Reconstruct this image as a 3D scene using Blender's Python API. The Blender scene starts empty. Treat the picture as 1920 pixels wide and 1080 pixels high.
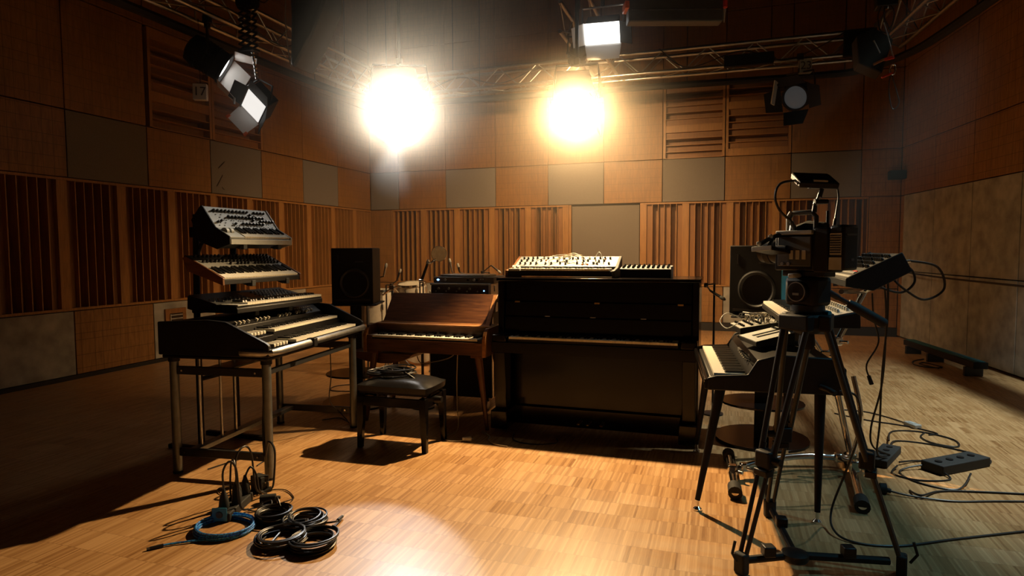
import bpy, math, random
from mathutils import Vector, Matrix, Euler, Quaternion
R = math.radians
random.seed(7)
scene = bpy.context.scene
col = scene.collection

# ------------------------------------------------------------------ camera
cam_d = bpy.data.cameras.new('camera')
cam = bpy.data.objects.new('camera', cam_d)
col.objects.link(cam)
cam.location = (0, 0, 1.375)
cam.rotation_mode = 'QUATERNION'
_p, _y, _r = .0610, .3207, -.005
_fw = Vector((-math.sin(_y)*math.cos(_p), math.cos(_y)*math.cos(_p), -math.sin(_p)))
_rt = Vector((math.cos(_y), math.sin(_y), 0)); _up = _rt.cross(_fw)
_r2 = _rt*math.cos(_r) + _up*math.sin(_r); _u2 = -_rt*math.sin(_r) + _up*math.cos(_r)
cam.rotation_quaternion = Matrix((_r2, _u2, -_fw)).transposed().to_quaternion()
cam_d.sensor_width = 36
cam_d.lens = 1187.7/1920*36
cam_d.clip_start = .05
scene.camera = cam

# ------------------------------------------------------------------ exposure, world, haze
vs = scene.view_settings
vs.view_transform = 'Standard'; vs.look = 'None'; vs.gamma = 1; vs.use_curve_mapping = False
vs.exposure = 0.0
cy = scene.cycles
cy.max_bounces = 5; cy.diffuse_bounces = 3; cy.glossy_bounces = 3; cy.transmission_bounces = 2; cy.volume_bounces = 0
cy.caustics_reflective = False; cy.caustics_refractive = False; cy.sample_clamp_indirect = 4
HAZE = 0.066
w = bpy.data.worlds.new('studio_air'); scene.world = w; w.use_nodes = True
wt = w.node_tree; wt.nodes.clear()
wo = wt.nodes.new('ShaderNodeOutputWorld'); wb = wt.nodes.new('ShaderNodeBackground')
wb.inputs[0].default_value = (.02, .02, .025, 1); wb.inputs[1].default_value = .1
wt.links.new(wb.outputs[0], wo.inputs[0])
# light levels of the lamps built further down (watts) and their colours
KEY_W, HALO_W, GLOW_W, FLOOD_W, COOL_W = 840, 330, 640, 1050, 900
WARM, TUNGSTEN, WHITE, COOL = (1, .67, .32), (1, .60, .26), (1, .93, .84), (.80, .95, .92)

# ------------------------------------------------------------------ materials
MATS = {}
def nt(name):
    m = bpy.data.materials.new(name); m.use_nodes = True
    t = m.node_tree; b = t.nodes['Principled BSDF']
    return m, t, b
def N(t, kind, **kw):
    n = t.nodes.new(kind)
    for k, v in kw.items(): setattr(n, k, v)
    return n
def mathn(t, op, a, b=None, c=None):
    n = N(t, 'ShaderNodeMath', operation=op)
    for i, s in enumerate((a, b, c)):
        if s is None: continue
        if isinstance(s, (int, float)): n.inputs[i].default_value = s
        else: t.links.new(s, n.inputs[i])
    return n.outputs[0]
def plain(name, c, rough=.5, metal=0., var=.12, scale=30., bump=0., spec=.5, coat=0.):
    """principled material with a little procedural mottling"""
    if name in MATS: return MATS[name]
    m, t, b = nt(name)
    tc = N(t, 'ShaderNodeTexCoord'); no = N(t, 'ShaderNodeTexNoise')
    no.inputs['Scale'].default_value = scale; no.inputs['Detail'].default_value = 4
    t.links.new(tc.outputs['Object'], no.inputs['Vector'])
    ra = N(t, 'ShaderNodeValToRGB')
    ra.color_ramp.elements[0].position = .3; ra.color_ramp.elements[1].position = .7
    ra.color_ramp.elements[0].color = tuple(x*(1-var) for x in c) + (1,)
    ra.color_ramp.elements[1].color = tuple(min(1, x*(1+var)) for x in c) + (1,)
    t.links.new(no.outputs[0], ra.inputs[0]); t.links.new(ra.outputs[0], b.inputs['Base Color'])
    b.inputs['Roughness'].default_value = rough; b.inputs['Metallic'].default_value = metal
    b.inputs['Specular IOR Level'].default_value = spec
    if coat: b.inputs['Coat Weight'].default_value = coat; b.inputs['Coat Roughness'].default_value = .06
    if bump:
        bu = N(t, 'ShaderNodeBump'); bu.inputs['Strength'].default_value = bump; bu.inputs['Distance'].default_value = .004
        t.links.new(no.outputs[0], bu.inputs['Height']); t.links.new(bu.outputs[0], b.inputs['Normal'])
    MATS[name] = m
    return m
def wood(name, dark, light, stretch=(2, 2, 30), rough=.45, coat=0., cross=False):
    if name in MATS: return MATS[name]
    m, t, b = nt(name)
    tc = N(t, 'ShaderNodeTexCoord'); mp = N(t, 'ShaderNodeMapping'); mp.inputs['Scale'].default_value = stretch
    t.links.new(tc.outputs['Object'], mp.inputs['Vector'])
    no = N(t, 'ShaderNodeTexNoise'); no.inputs['Scale'].default_value = 3; no.inputs['Detail'].default_value = 6; no.inputs['Distortion'].default_value = .6
    t.links.new(mp.outputs[0], no.inputs['Vector'])
    n2 = N(t, 'ShaderNodeTexNoise'); n2.inputs['Scale'].default_value = .9; n2.inputs['Detail'].default_value = 2
    t.links.new(tc.outputs['Object'], n2.inputs['Vector'])
    mix = mathn(t, 'ADD', mathn(t, 'MULTIPLY', no.outputs[0], .7), mathn(t, 'MULTIPLY', n2.outputs[0], .3))
    ra = N(t, 'ShaderNodeValToRGB')
    ra.color_ramp.elements[0].position = .36; ra.color_ramp.elements[1].position = .64
    ra.color_ramp.elements[0].color = dark + (1,); ra.color_ramp.elements[1].color = light + (1,)
    t.links.new(mix, ra.inputs[0]); colr = ra.outputs[0]
    if cross:   # thin saw cuts across the veneer at uneven spacings
        sx = N(t, 'ShaderNodeSeparateXYZ'); t.links.new(tc.outputs['Object'], sx.inputs[0])
        h = mathn(t, 'ADD', sx.outputs[0], sx.outputs[1])
        lines = []
        for s, sc in ((h, 9.), (sx.outputs[2], 8.)):
            vo = N(t, 'ShaderNodeTexVoronoi', voronoi_dimensions='1D', feature='DISTANCE_TO_EDGE')
            vo.inputs['Scale'].default_value = sc; t.links.new(s, vo.inputs['W'])
            lines.append(mathn(t, 'LESS_THAN', vo.outputs['Distance'], .022))
        ln = mathn(t, 'MAXIMUM', lines[0], lines[1])
        mx = N(t, 'ShaderNodeMix', data_type='RGBA'); t.links.new(mathn(t, 'MULTIPLY', ln, .75), mx.inputs['Factor'])
        t.links.new(colr, mx.inputs['A']); mx.inputs['B'].default_value = tuple(x*.35 for x in dark) + (1,)
        colr = mx.outputs['Result']
    t.links.new(colr, b.inputs['Base Color'])
    b.inputs['Roughness'].default_value = rough
    if coat: b.inputs['Coat Weight'].default_value = coat; b.inputs['Coat Roughness'].default_value = .1
    bu = N(t, 'ShaderNodeBump'); bu.inputs['Strength'].default_value = .15; bu.inputs['Distance'].default_value = .002
    t.links.new(no.outputs[0], bu.inputs['Height']); t.links.new(bu.outputs[0], b.inputs['Normal'])
    MATS[name] = m
    return m
def parquet():
    m, t, b = nt('strip_parquet')
    tc = N(t, 'ShaderNodeTexCoord'); sp = N(t, 'ShaderNodeSeparateXYZ'); t.links.new(tc.outputs['Object'], sp.inputs[0])
    x, y = sp.outputs[0], sp.outputs[1]
    row = mathn(t, 'FLOOR', mathn(t, 'DIVIDE', y, .16))
    xo = mathn(t, 'ADD', x, mathn(t, 'MULTIPLY', row, .0371))
    cell = mathn(t, 'FLOOR', mathn(t, 'DIVIDE', xo, .0105))
    tile = mathn(t, 'FLOOR', mathn(t, 'DIVIDE', xo, .23))
    def rnd(a, c):
        cv = N(t, 'ShaderNodeCombineXYZ'); t.links.new(a, cv.inputs[0]); t.links.new(c, cv.inputs[1])
        wn = N(t, 'ShaderNodeTexWhiteNoise', noise_dimensions='3D'); t.links.new(cv.outputs[0], wn.inputs['Vector'])
        return wn.outputs['Value']
    r1 = rnd(cell, row); r2 = rnd(tile, row)
    mp = N(t, 'ShaderNodeMapping'); mp.inputs['Scale'].default_value = (220, 14, 1); t.links.new(tc.outputs['Object'], mp.inputs['Vector'])
    gr = N(t, 'ShaderNodeTexNoise'); gr.inputs['Scale'].default_value = 1; gr.inputs['Detail'].default_value = 3; t.links.new(mp.outputs[0], gr.inputs['Vector'])
    v = mathn(t, 'ADD', mathn(t, 'MULTIPLY', r1, .6), mathn(t, 'ADD', mathn(t, 'MULTIPLY', r2, .2), mathn(t, 'MULTIPLY', gr.outputs[0], .35)))
    ra = N(t, 'ShaderNodeValToRGB'); e = ra.color_ramp.elements
    e[0].position = .12; e[0].color = (.20, .085, .026, 1)
    e[1].position = .98; e[1].color = (.60, .36, .17, 1)
    k = e.new(.27); k.color = (.36, .185, .072, 1)
    k = e.new(.6); k.color = (.48, .27, .115, 1)
    t.links.new(v, ra.inputs[0])
    fr = mathn(t, 'FRACT', mathn(t, 'DIVIDE', y, .16))
    ed = mathn(t, 'LESS_THAN', mathn(t, 'MINIMUM', fr, mathn(t, 'SUBTRACT', 1., fr)), .008)
    fx = mathn(t, 'FRACT', mathn(t, 'DIVIDE', xo, .0105))
    ex = mathn(t, 'LESS_THAN', fx, .06)
    jo = mathn(t, 'MAXIMUM', mathn(t, 'MULTIPLY', ed, .45), mathn(t, 'MULTIPLY', ex, .3))
    mx = N(t, 'ShaderNodeMix', data_type='RGBA'); t.links.new(jo, mx.inputs['Factor'])
    t.links.new(ra.outputs[0], mx.inputs['A']); mx.inputs['B'].default_value = (.10, .04, .012, 1)
    t.links.new(mx.outputs['Result'], b.inputs['Base Color'])
    ro = mathn(t, 'ADD', .34, mathn(t, 'MULTIPLY', r2, .10)); t.links.new(ro, b.inputs['Roughness'])
    bu = N(t, 'ShaderNodeBump'); bu.inputs['Strength'].default_value = .12; bu.inputs['Distance'].default_value = .001
    t.links.new(mathn(t, 'SUBTRACT', r1, jo), bu.inputs['Height']); t.links.new(bu.outputs[0], b.inputs['Normal'])
    return m
def emit(name, c, s):
    m, t, b = nt(name)
    b.inputs['Base Color'].default_value = (.8, .8, .8, 1)
    b.inputs['Emission Color'].default_value = c + (1,); b.inputs['Emission Strength'].default_value = s
    return m
def braided(name, a, c2):
    m, t, b = nt(name)
    tc = N(t, 'ShaderNodeTexCoord'); no = N(t, 'ShaderNodeTexNoise'); no.inputs['Scale'].default_value = 120
    t.links.new(tc.outputs['Object'], no.inputs['Vector'])
    ra = N(t, 'ShaderNodeValToRGB'); ra.color_ramp.elements[0].position = .45; ra.color_ramp.elements[1].position = .55
    ra.color_ramp.elements[0].color = a + (1,); ra.color_ramp.elements[1].color = c2 + (1,)
    t.links.new(no.outputs[0], ra.inputs[0]); t.links.new(ra.outputs[0], b.inputs['Base Color']); b.inputs['Roughness'].default_value = .5
    return m

M_FLOOR = parquet()
M_PANEL = wood('oak_panel', (.21, .098, .026), (.35, .170, .050), (14, 14, 2), .5, cross=True)
M_SLAT = wood('oak_slat', (.28, .130, .036), (.45, .22, .065), (20, 20, 1.5), .45)
M_WELL = wood('shaded_well_oak', (.21, .088, .023), (.33, .145, .040), (20, 20, 1.5), .5)  # darker copy of the slat oak: recess shade put into the colour
M_GREY = plain('grey_fabric_panel', (.20, .175, .15), .9, var=.1, scale=60, bump=.2)
M_CONC = plain('pale_worn_board', (.36, .35, .31), .85, var=.3, scale=6, bump=.2)
M_DARKWALL = plain('dark_wall_backing', (.03, .015, .01), .9)
M_CEIL = plain('black_ceiling_paint', (.015, .012, .011), .9)
M_DOOR = plain('grey_door_fabric', (.17, .145, .12), .85, var=.08, scale=60)
M_BASE = plain('black_skirting_paint', (.012, .01, .01), .6)
M_GLOSS = plain('black_piano_lacquer', (.005, .004, .004), .16, var=.1, spec=.28)
M_BLACK = plain('black_plastic', (.009, .008, .008), .45, bump=.05, spec=.3)
M_MATTE = plain('black_powder_coat', (.008, .007, .007), .6, spec=.25)
M_VINYL = plain('black_leatherette', (.010, .009, .009), .26, scale=200, bump=.15)
M_RUBBER = plain('black_rubber', (.012, .012, .012), .75)
M_CABLE = plain('black_cable_jacket', (.011, .010, .010), .42)
M_STEEL = plain('grey_painted_steel', (.17, .18, .18), .36, metal=.7)
M_DSTEEL = plain('dark_painted_steel', (.035, .035, .037), .4, metal=.5)
M_ALU = plain('brushed_aluminium', (.55, .55, .54), .32, metal=1.)
M_CHROME = plain('polished_chrome', (.78, .78, .78), .12, metal=1., var=.05)
M_BRASS = plain('worn_brass', (.60, .38, .14), .3, metal=1.)
M_IVORY = plain('ivory_key_plastic', (.72, .68, .58), .3, var=.05)
M_EBONY = plain('black_key_plastic', (.010, .010, .010), .3)
M_WHITE = plain('off_white_panel_paint', (.40, .42, .41), .5, var=.05)
M_SGREY = plain('silver_grey_panel_paint', (.36, .36, .34), .45, var=.06)
M_DGREY = plain('dark_grey_panel_paint', (.055, .055, .055), .5)
M_PALE = plain('pale_grey_synth_panel', (.20, .215, .22), .5, var=.05)
M_FRONT = plain('bronze_grey_front_plate', (.11, .09, .075), .45)
M_WALNUT = wood('walnut_veneer', (.060, .020, .008), (.145, .055, .020), (2, 18, 18), .38, coat=.25)
M_WALEDGE = wood('light_walnut_edge', (.26, .11, .035), (.40, .19, .07), (4, 18, 18), .4)
M_LEG = wood('walnut_leg', (.075, .026, .010), (.16, .06, .022), (18, 18, 2), .38)
M_WOODEND = wood('synth_side_cheek', (.12, .045, .016), (.22, .09, .035), (16, 3, 16), .4)
M_ORANGE = plain('orange_plastic', (.75, .16, .04), .5)
M_RED = plain('red_plastic', (.55, .04, .02), .5)
M_TEAL = plain('teal_light_tint', (.02, .16, .20), .7)  # cool light on the monitor side put into the colour
M_BLUECABLE = braided('blue_braided_jacket', (.008, .07, .36), (.03, .30, .85))
M_BLUEBOX = plain('blue_plastic', (.03, .20, .38), .5)
M_GREYCABLE = plain('ivory_cable_jacket', (.42, .36, .26), .5)
M_DRUM = plain('white_drum_wrap', (.72, .70, .64), .3, var=.08)
M_SKIN = plain('clear_drum_head', (.70, .67, .58), .35)
M_RAIL = plain('black_track_paint', (.008, .008, .008), .7)
M_SIGN = plain('white_sign_card', (.72, .70, .64), .6, var=.04)
M_INK = plain('black_sign_ink', (.01, .01, .01), .6)
M_REFL = plain('white_reflector_paint', (.85, .85, .83), .5, var=.02)
M_DIFF = emit('glowing_diffuser_plastic', (1, .95, .88), 1.0)  # glow added to brighten the soft lamp's white flap
M_CONE = plain('dark_speaker_cone', (.018, .016, .015), .5)
M_BLUELED = emit('blue_indicator', (.25, .5, 1.), 3.)
M_WHITELED = emit('white_indicator', (1, .95, .9), 2.)
M_CYANSCREEN = emit('cyan_indicator', (.1, .7, .9), 1.5)

# ------------------------------------------------------------------ mesh helpers
class MB:
    def __init__(s): s.v = []; s.f = []
    def add(s, vs_, fs):
        o = len(s.v); s.v += [tuple(p) for p in vs_]; s.f += [tuple(i+o for i in q) for q in fs]; return s
    def box(s, c, d, rot=None):
        hx, hy, hz = d[0]/2, d[1]/2, d[2]/2
        vs_ = [Vector((x, y, z)) for x in (-hx, hx) for y in (-hy, hy) for z in (-hz, hz)]
        if rot: m = Euler(rot).to_matrix(); vs_ = [m @ p for p in vs_]
        C = Vector(c)
        return s.add([p + C for p in vs_], [(0, 1, 3, 2), (4, 6, 7, 5), (0, 4, 5, 1), (2, 3, 7, 6), (0, 2, 6, 4), (1, 5, 7, 3)])
    def bb(s, x0, x1, y0, y1, z0, z1):
        return s.box(((x0+x1)/2, (y0+y1)/2, (z0+z1)/2), (x1-x0, y1-y0, z1-z0))
    def cyl(s, a, b, r0, r1=None, n=14):
        r1 = r0 if r1 is None else r1
        a = Vector(a); b = Vector(b); d = (b-a).normalized()
        u = d.orthogonal().normalized(); v = d.cross(u)
        vs_ = []
        for P, r in ((a, r0), (b, r1)):
            vs_ += [P + (u*math.cos(2*math.pi*i/n) + v*math.sin(2*math.pi*i/n))*r for i in range(n)]
        fs = [(i, (i+1) % n, n+(i+1) % n, n+i) for i in range(n)] + [tuple(reversed(range(n))), tuple(range(n, 2*n))]
        return s.add(vs_, fs)
    def tube(s, pts, r, n=8, closed=False):
        pts = [Vector(p) for p in pts]; k = len(pts); vs_ = []; up_ = None
        for i, p in enumerate(pts):
            if closed: d = pts[(i+1) % k] - pts[i-1]
            else: d = pts[min(i+1, k-1)] - pts[max(i-1, 0)]
            d.normalize()
            if up_ is None: up_ = d.orthogonal().normalized()
            up_ = (up_ - d*up_.dot(d))
            if up_.length < 1e-6: up_ = d.orthogonal()
            up_.normalize(); v = d.cross(up_)
            rr = r[i] if isinstance(r, (list, tuple)) else r
            vs_ += [p + (up_*math.cos(2*math.pi*j/n) + v*math.sin(2*math.pi*j/n))*rr for j in range(n)]
        fs = []
        for i in range(k if closed else k-1):
            a, b = i*n, ((i+1) % k)*n
            fs += [(a+j, a+(j+1) % n, b+(j+1) % n, b+j) for j in range(n)]
        if not closed: fs += [tuple(reversed(range(n))), tuple(range((k-1)*n, k*n))]
        return s.add(vs_, fs)
    def lathe(s, prof, n=28, mat=None, cap=True):
        vs_ = []; k = len(prof)
        for r, h in prof: vs_ += [Vector((r*math.cos(2*math.pi*i/n), r*math.sin(2*math.pi*i/n), h)) for i in range(n)]
        fs = [(a*n+i, a*n+(i+1) % n, (a+1)*n+(i+1) % n, (a+1)*n+i) for a in range(k-1) for i in range(n)]
        if cap: fs += [tuple(reversed(range(n))), tuple(range((k-1)*n, k*n))]
        if mat is not None: vs_ = [mat @ p for p in vs_]
        return s.add(vs_, fs)
    def prism(s, poly, a, b, axis='x'):
        """outline in the plane across axis, pushed from a to b along it"""
        k = len(poly)
        if axis == 'x': mk = lambda p, t: (t, p[0], p[1])
        elif axis == 'y': mk = lambda p, t: (p[0], t, p[1])
        else: mk = lambda p, t: (p[0], p[1], t)
        vs_ = [mk(p, a) for p in poly] + [mk(p, b) for p in poly]
        fs = [tuple(range(k)), tuple(range(2*k-1, k-1, -1))] + [(i, k+i, k+(i+1) % k, (i+1) % k) for i in range(k)]
        return s.add(vs_, fs)
    def mesh(s, name, mat, smooth=True):
        me = bpy.data.meshes.new(name); me.from_pydata(s.v, [], s.f)
        import bmesh
        bm = bmesh.new(); bm.from_mesh(me); bmesh.ops.recalc_face_normals(bm, faces=bm.faces); bm.to_mesh(me); bm.free()
        if smooth:
            me.shade_smooth(); me.set_sharp_from_angle(angle=R(35))
        if mat: me.materials.append(mat)
        return me
    def build(s, name, mat, parent=None, loc=None, rot=None, bevel=0, smooth=True):
        return put(name, s.mesh(name, mat, smooth), parent, loc, rot, bevel)
def put(name, me, parent=None, loc=None, rot=None, bevel=0):
    o = bpy.data.objects.new(name, me); col.objects.link(o)
    if parent is not None: o.parent = parent
    if loc is not None: o.location = loc
    if rot is not None:
        if hasattr(rot, 'to_euler') and not isinstance(rot, Euler): rot = rot.to_euler()
        o.rotation_euler = rot
    if bevel:
        b = o.modifiers.new('edge', 'BEVEL'); b.width = bevel; b.segments = 2; b.limit_method = 'ANGLE'; b.angle_limit = R(40)
    return o
def tag(o, label, cat, group=None, kind=None):
    if label: o['label'] = label
    if cat: o['category'] = cat
    if group: o['group'] = group
    if kind: o['kind'] = kind
    return o
def thing(name, label, cat, loc=(0, 0, 0), rz=0, rx=0, group=None):
    o = bpy.data.objects.new(name, None); col.objects.link(o)
    o.location = loc; o.rotation_euler = (R(rx), 0, R(rz)); o.empty_display_size = .1
    return tag(o, label, cat, group)
def spline(pts, k=8, closed=False):
    P = [Vector(p) for p in pts]; n = len(P); out = []
    for i in range(n if closed else n-1):
        if closed: a, b, c, d = P[i-1], P[i], P[(i+1) % n], P[(i+2) % n]
        else: a, b, c, d = P[max(i-1, 0)], P[i], P[i+1], P[min(i+2, n-1)]
        for j in range(k):
            t = j/k
            out.append(.5*((2*b) + (c-a)*t + (2*a-5*b+4*c-d)*t*t + (3*b-a-3*c+d)*t**3))
    if not closed: out.append(P[-1])
    return out
def track(d): return Vector(d).to_track_quat('-Y', 'Z')

# ------------------------------------------------------------------ room shell
XL, YB, YF, ZC = -6.603, 11.06, -4.0, 6.3
ZA, ZB, ZC2, ZD, ZU = 2.876, 2.157, .738, .133, 4.08      # panel joints of the walls
RW0, RW1 = Vector((2.56, YB, 0)), Vector((4.42, YF, 0))   # the right wall runs at a slight angle
WD = .31                                                  # depth of the panelling before the backing
fl = MB().bb(XL-.6, 5.2, YF-.4, YB+.6, -.12, 0).build('floor', M_FLOOR, smooth=False); tag(fl, None, None, kind='structure')
ce = MB().bb(XL-.6, 5.2, YF-.4, YB+.6, ZC, ZC+.15).build('ceiling', M_CEIL, smooth=False); tag(ce, None, None, kind='structure')
wl = MB().bb(XL-WD-.2, XL-WD, YF-.4, YB+.6, 0, ZC).build('wall_left', M_DARKWALL, smooth=False); tag(wl, None, None, kind='structure')
wk = MB().bb(XL-WD, 3.4, YB+WD, YB+WD+.2, 0, ZC).build('wall_back', M_DARKWALL, smooth=False); tag(wk, None, None, kind='structure')
wf = MB().bb(XL-WD, 5.2, YF-.4, YF-.2, 0, ZC).build('wall_front', M_DARKWALL, smooth=False); tag(wf, None, None, kind='structure')
dR = (RW1-RW0).normalized(); nR = Vector((-dR.y, dR.x, 0))  # points away from the room
if nR.x < 0: nR = -nR
wrq = MB().prism([(p.x, p.y) for p in (RW0+nR*.06, RW1+nR*.06, RW1+nR*.3, RW0+nR*.3)], 0, ZC, 'z').build('wall_right', M_DARKWALL, smooth=False); tag(wrq, None, None, kind='structure')

JOINT = .006
def panel_back(x0, x1, z0, z1, mat, name='panel', proud=0.):
    MB().bb(x0+JOINT, x1-JOINT, YB-proud, YB+.05, z0+JOINT, z1-JOINT).build(name, mat, wk, bevel=.004)
def panel_left(y0, y1, z0, z1, mat, name='panel', proud=0.):
    MB().bb(XL-.05, XL+proud, y0+JOINT, y1-JOINT, z0+JOINT, z1-JOINT).build(name, mat, wl, bevel=.004)
SEQ = (0, 1, 4, 2, 2, 4, 1); UNIT = .056
def diffuser(wall, side, a0, n, z0, z1, off, pitch=.1, a_end=None):
    """upright wells of unequal depth parted by thin fins, between a head and a foot rail"""
    a1 = a0 + n*pitch if a_end is None else a_end
    def bx(name, u0, u1, d0, d1, q0, q1, mat):
        m = MB()
        if side == 'back': m.bb(u0, u1, YB+d0, YB+d1, q0, q1)
        else: m.bb(XL-d1, XL-d0, u0, u1, q0, q1)
        return m.build(name, mat, wall, smooth=False)
    bx('head_rail', a0-.004, a1+.004, -.006, WD-.01, z1-.03, z1-.004, M_SLAT)
    bx('foot_rail', a0-.004, a1+.004, -.006, WD-.01, z0+.004, z0+.03, M_SLAT)
    for i in range(n):
        u0 = a0 + i*pitch; u1 = min(u0+pitch, a1)
        if u1-u0 < .02: break
        d = SEQ[(i+off) % 7]*UNIT
        bx('well_board', u0+.006, u1-.006, d, d+.018, z0+.031, z1-.031, M_SLAT if d == 0 else M_WELL)
        bx('fin', u0-.005, u0+.005, 0, WD-.02, z0+.0305, z1-.0305, M_SLAT)
    bx('fin', a1-.005, a1+.005, 0, WD-.02, z0+.0305, z1-.0305, M_SLAT)
def louvre(wall, side, a0, a1, z0, z1, off):
    """the same wells lying on their side inside a frame"""
    def bx(name, u0, u1, d0, d1, q0, q1, mat):
        m = MB()
        if side == 'back': m.bb(u0, u1, YB+d0, YB+d1, q0, q1)
        else: m.bb(XL-d1, XL-d0, u0, u1, q0, q1)
        return m.build(name, mat, wall, smooth=False)
    for u in (a0+.02, a1-.02): bx('frame_stile', u-.02, u+.02, -.004, WD-.01, z0+.005, z1-.005, M_SLAT)
    n = 11; p = (z1-z0-.01)/n
    for i in range(n):
        q0 = z0+.005+i*p; d = SEQ[(i+off) % 7]*UNIT*.9
        bx('well_board', a0+.042, a1-.042, d, d+.018, q0+.006, q0+p-.006, M_SLAT if d == 0 else M_WELL)
        bx('louvre_blade', a0+.041, a1-.041, 0, WD-.03, q0-.005, q0+.005, M_SLAT)
    bx('louvre_blade', a0+.041, a1-.041, 0, WD-.03, z1-.012, z1-.004, M_SLAT)

# back wall
XS = [-3.983 + i for i in range(-3, 7)]           # joints, one metre apart
bx_edges = [XL] + [x for x in XS if x > XL+.3 and x < 2.3] + [2.56]
for i in range(len(bx_edges)-1):
    x0, x1 = bx_edges[i], bx_edges[i+1]
    k = round((x0 + 3.983)) if i else -3
    grey = (k % 2 == 1)
    panel_back(x0, x1, ZB, ZA, M_GREY if grey else M_PANEL)
    if abs(x0+.983) < .1 or abs(x0-.017) < .1: louvre(wk, 'back', x0+.008, x1-.008, ZA+.004, ZU-.004, 3 if x0 < -.5 else 0)
    else: panel_back(x0, x1, ZA, ZU, M_PANEL)
    panel_back(x0, x1, ZU, 5.2, M_PANEL); panel_back(x0, x1, 5.2, ZC, M_PANEL)
    lowmat = M_PANEL if grey else M_CONC
    if i == 0 or x0 > 1.9: lowmat = M_PANEL
    if not (x0 < -1.3 and x1 > -2.6): panel_back(x0, x1, ZD, ZC2, lowmat)
panel_back(XL, -6.12, ZC2, ZB, M_PANEL)
panel_back(-2.983, -2.56, ZD, ZC2, M_PANEL); panel_back(-1.345, -.983, ZD, ZC2, M_PANEL)
diffuser(wk, 'back', -6.112, 35, ZC2, ZB, 1)
panel_back(-2.61, -2.555, 0.0, ZB, M_SLAT, 'door_post'); panel_back(-1.36, -1.348, 0, ZB, M_SLAT, 'door_post')
diffuser(wk, 'back', -1.347, 35, ZC2, ZB, 0, a_end=2.12)
panel_back(2.13, 2.56, ZC2, ZB, M_PANEL)
bs = MB().bb(XL, -2.61, YB-.02, YB+.04, 0, ZD).build('baseboard_back', M_BASE, wk)
MB().bb(-1.345, 2.56, YB-.02, YB+.04, 0, ZD).build('baseboard_back', M_BASE, wk)
dr = MB().bb(-2.55, -1.365, YB+.02, YB+.07, .01, ZB-.03).build('door_1', M_DOOR, bevel=.006); tag(dr, None, None, kind='structure')
MB().tube([(-1.46, YB+.02, 1.02), (-1.46, YB-.03, 1.02), (-1.58, YB-.03, 1.02)], .009).build('door_handle', M_ALU, dr)
MB().bb(-2.53, -1.385, YB+.012, YB+.02, .02, .20).build('kick_plate', M_DSTEEL, dr)

# left wall
YS = [5.95 + i for i in range(-9, 6)]
for i in range(len(YS)-1):
    y0, y1 = YS[i], YS[i+1] if i < len(YS)-2 else YB
    k = round(y0-5.95); grey = (k % 2 == 1)
    panel_left(y0, y1, ZB, ZA, M_GREY if grey else M_PANEL)
    if k in (0, 1): louvre(wl, 'left', y0+.05, y1+.04, ZA+.004, ZU-.004, 1 if k else 4)
    else: panel_left(y0+(.05 if k == 2 else 0), y1, ZA, ZU, M_PANEL)
    panel_left(y0, y1, ZU, 5.2, M_PANEL); panel_left(y0, y1, 5.2, ZC, M_PANEL)
    panel_left(y0, y1, ZD-.09, ZC2, M_PANEL if grey or k == 4 else M_CONC)
panel_left(YF-.2, YS[0], 0.02, ZC, M_PANEL)
diffuser(wl, 'left', 5.526-.7*3, 76, ZC2, ZB, 0, a_end=YB)
panel_left(YS[0], 5.526-2.1-.012, ZC2, ZB, M_PANEL)
tag(MB().bb(XL-.06, XL+.012, YF, YB, 0, .045).build('baseboard_left', M_BASE), None, None, kind='structure')
# scratches on the grey board
for (y_, z_, l_, a_) in ((7.14, 2.56, .16, 40), (7.10, 2.34, .20, 55), (7.16, 2.24, .05, -30)):
    MB().box((XL+.002, y_, z_), (.003, l_, .012), (R(a_), 0, 0)).build('scratch', M_DARKWALL, wl)
# socket box let into the pale board
so = thing('wall_socket_box', 'brown framed socket box with pale slots in pale lower board of left wall', 'socket box', (XL, 6.26, .50))
MB().bb(0, .03, -.16, .16, -.15, .15).build('frame', M_WELL, so, bevel=.005)
MB().bb(.02, .034, -.10, .10, -.09, .09).build('plate', M_DARKWALL, so)
for k in range(4): MB().bb(.034, .04, -.09, .09, -.075+k*.045, -.062+k*.045).build('slot', M_CONC, so)
MB().bb(.034, .041, -.10, -.088, -.08, .08).build('slot_frame', M_CONC, so)

# right wall (angled): wooden strip at the corner, then pale boards and wood above
def panel_right(s0, s1, z0, z1, mat, name='panel'):
    a, b = RW0+dR*(s0+JOINT), RW0+dR*(s1-JOINT)
    MB().prism([(p.x, p.y) for p in (a, b, b+nR*.05, a+nR*.05)], z0+JOINT, z1-JOINT, 'z').build(name, mat, wrq, bevel=.004)
sr = [0, .12, 1.12, 2.12, 3.12, 4.12, 5.12, 6.12, 8.12, 10.12, 12.12, 15.1]
for i in range(len(sr)-1):
    a, b = sr[i], sr[i+1]
    for (z0, z1, mt) in ((.02, 1.02, M_CONC), (1.02, ZB, M_CONC), (ZB, ZA, M_PANEL), (ZA, ZU, M_PANEL), (ZU, 5.2, M_PANEL), (5.2, ZC, M_PANEL)):
        if i == 0: mt = M_PANEL
        panel_right(a, b, z0, z1, mt)
sp = MB().box((2.47, 10.93, 2.46), (.22, .16, .13)).build('wall_monitor', M_MATTE, bevel=.01); tag(sp, 'small black box fixed high in the right corner of the room', 'box')
MB().cyl((2.47, 11.0, 2.46), (2.47, 11.08, 2.46), .02).build('bracket', M_MATTE, sp)

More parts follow.
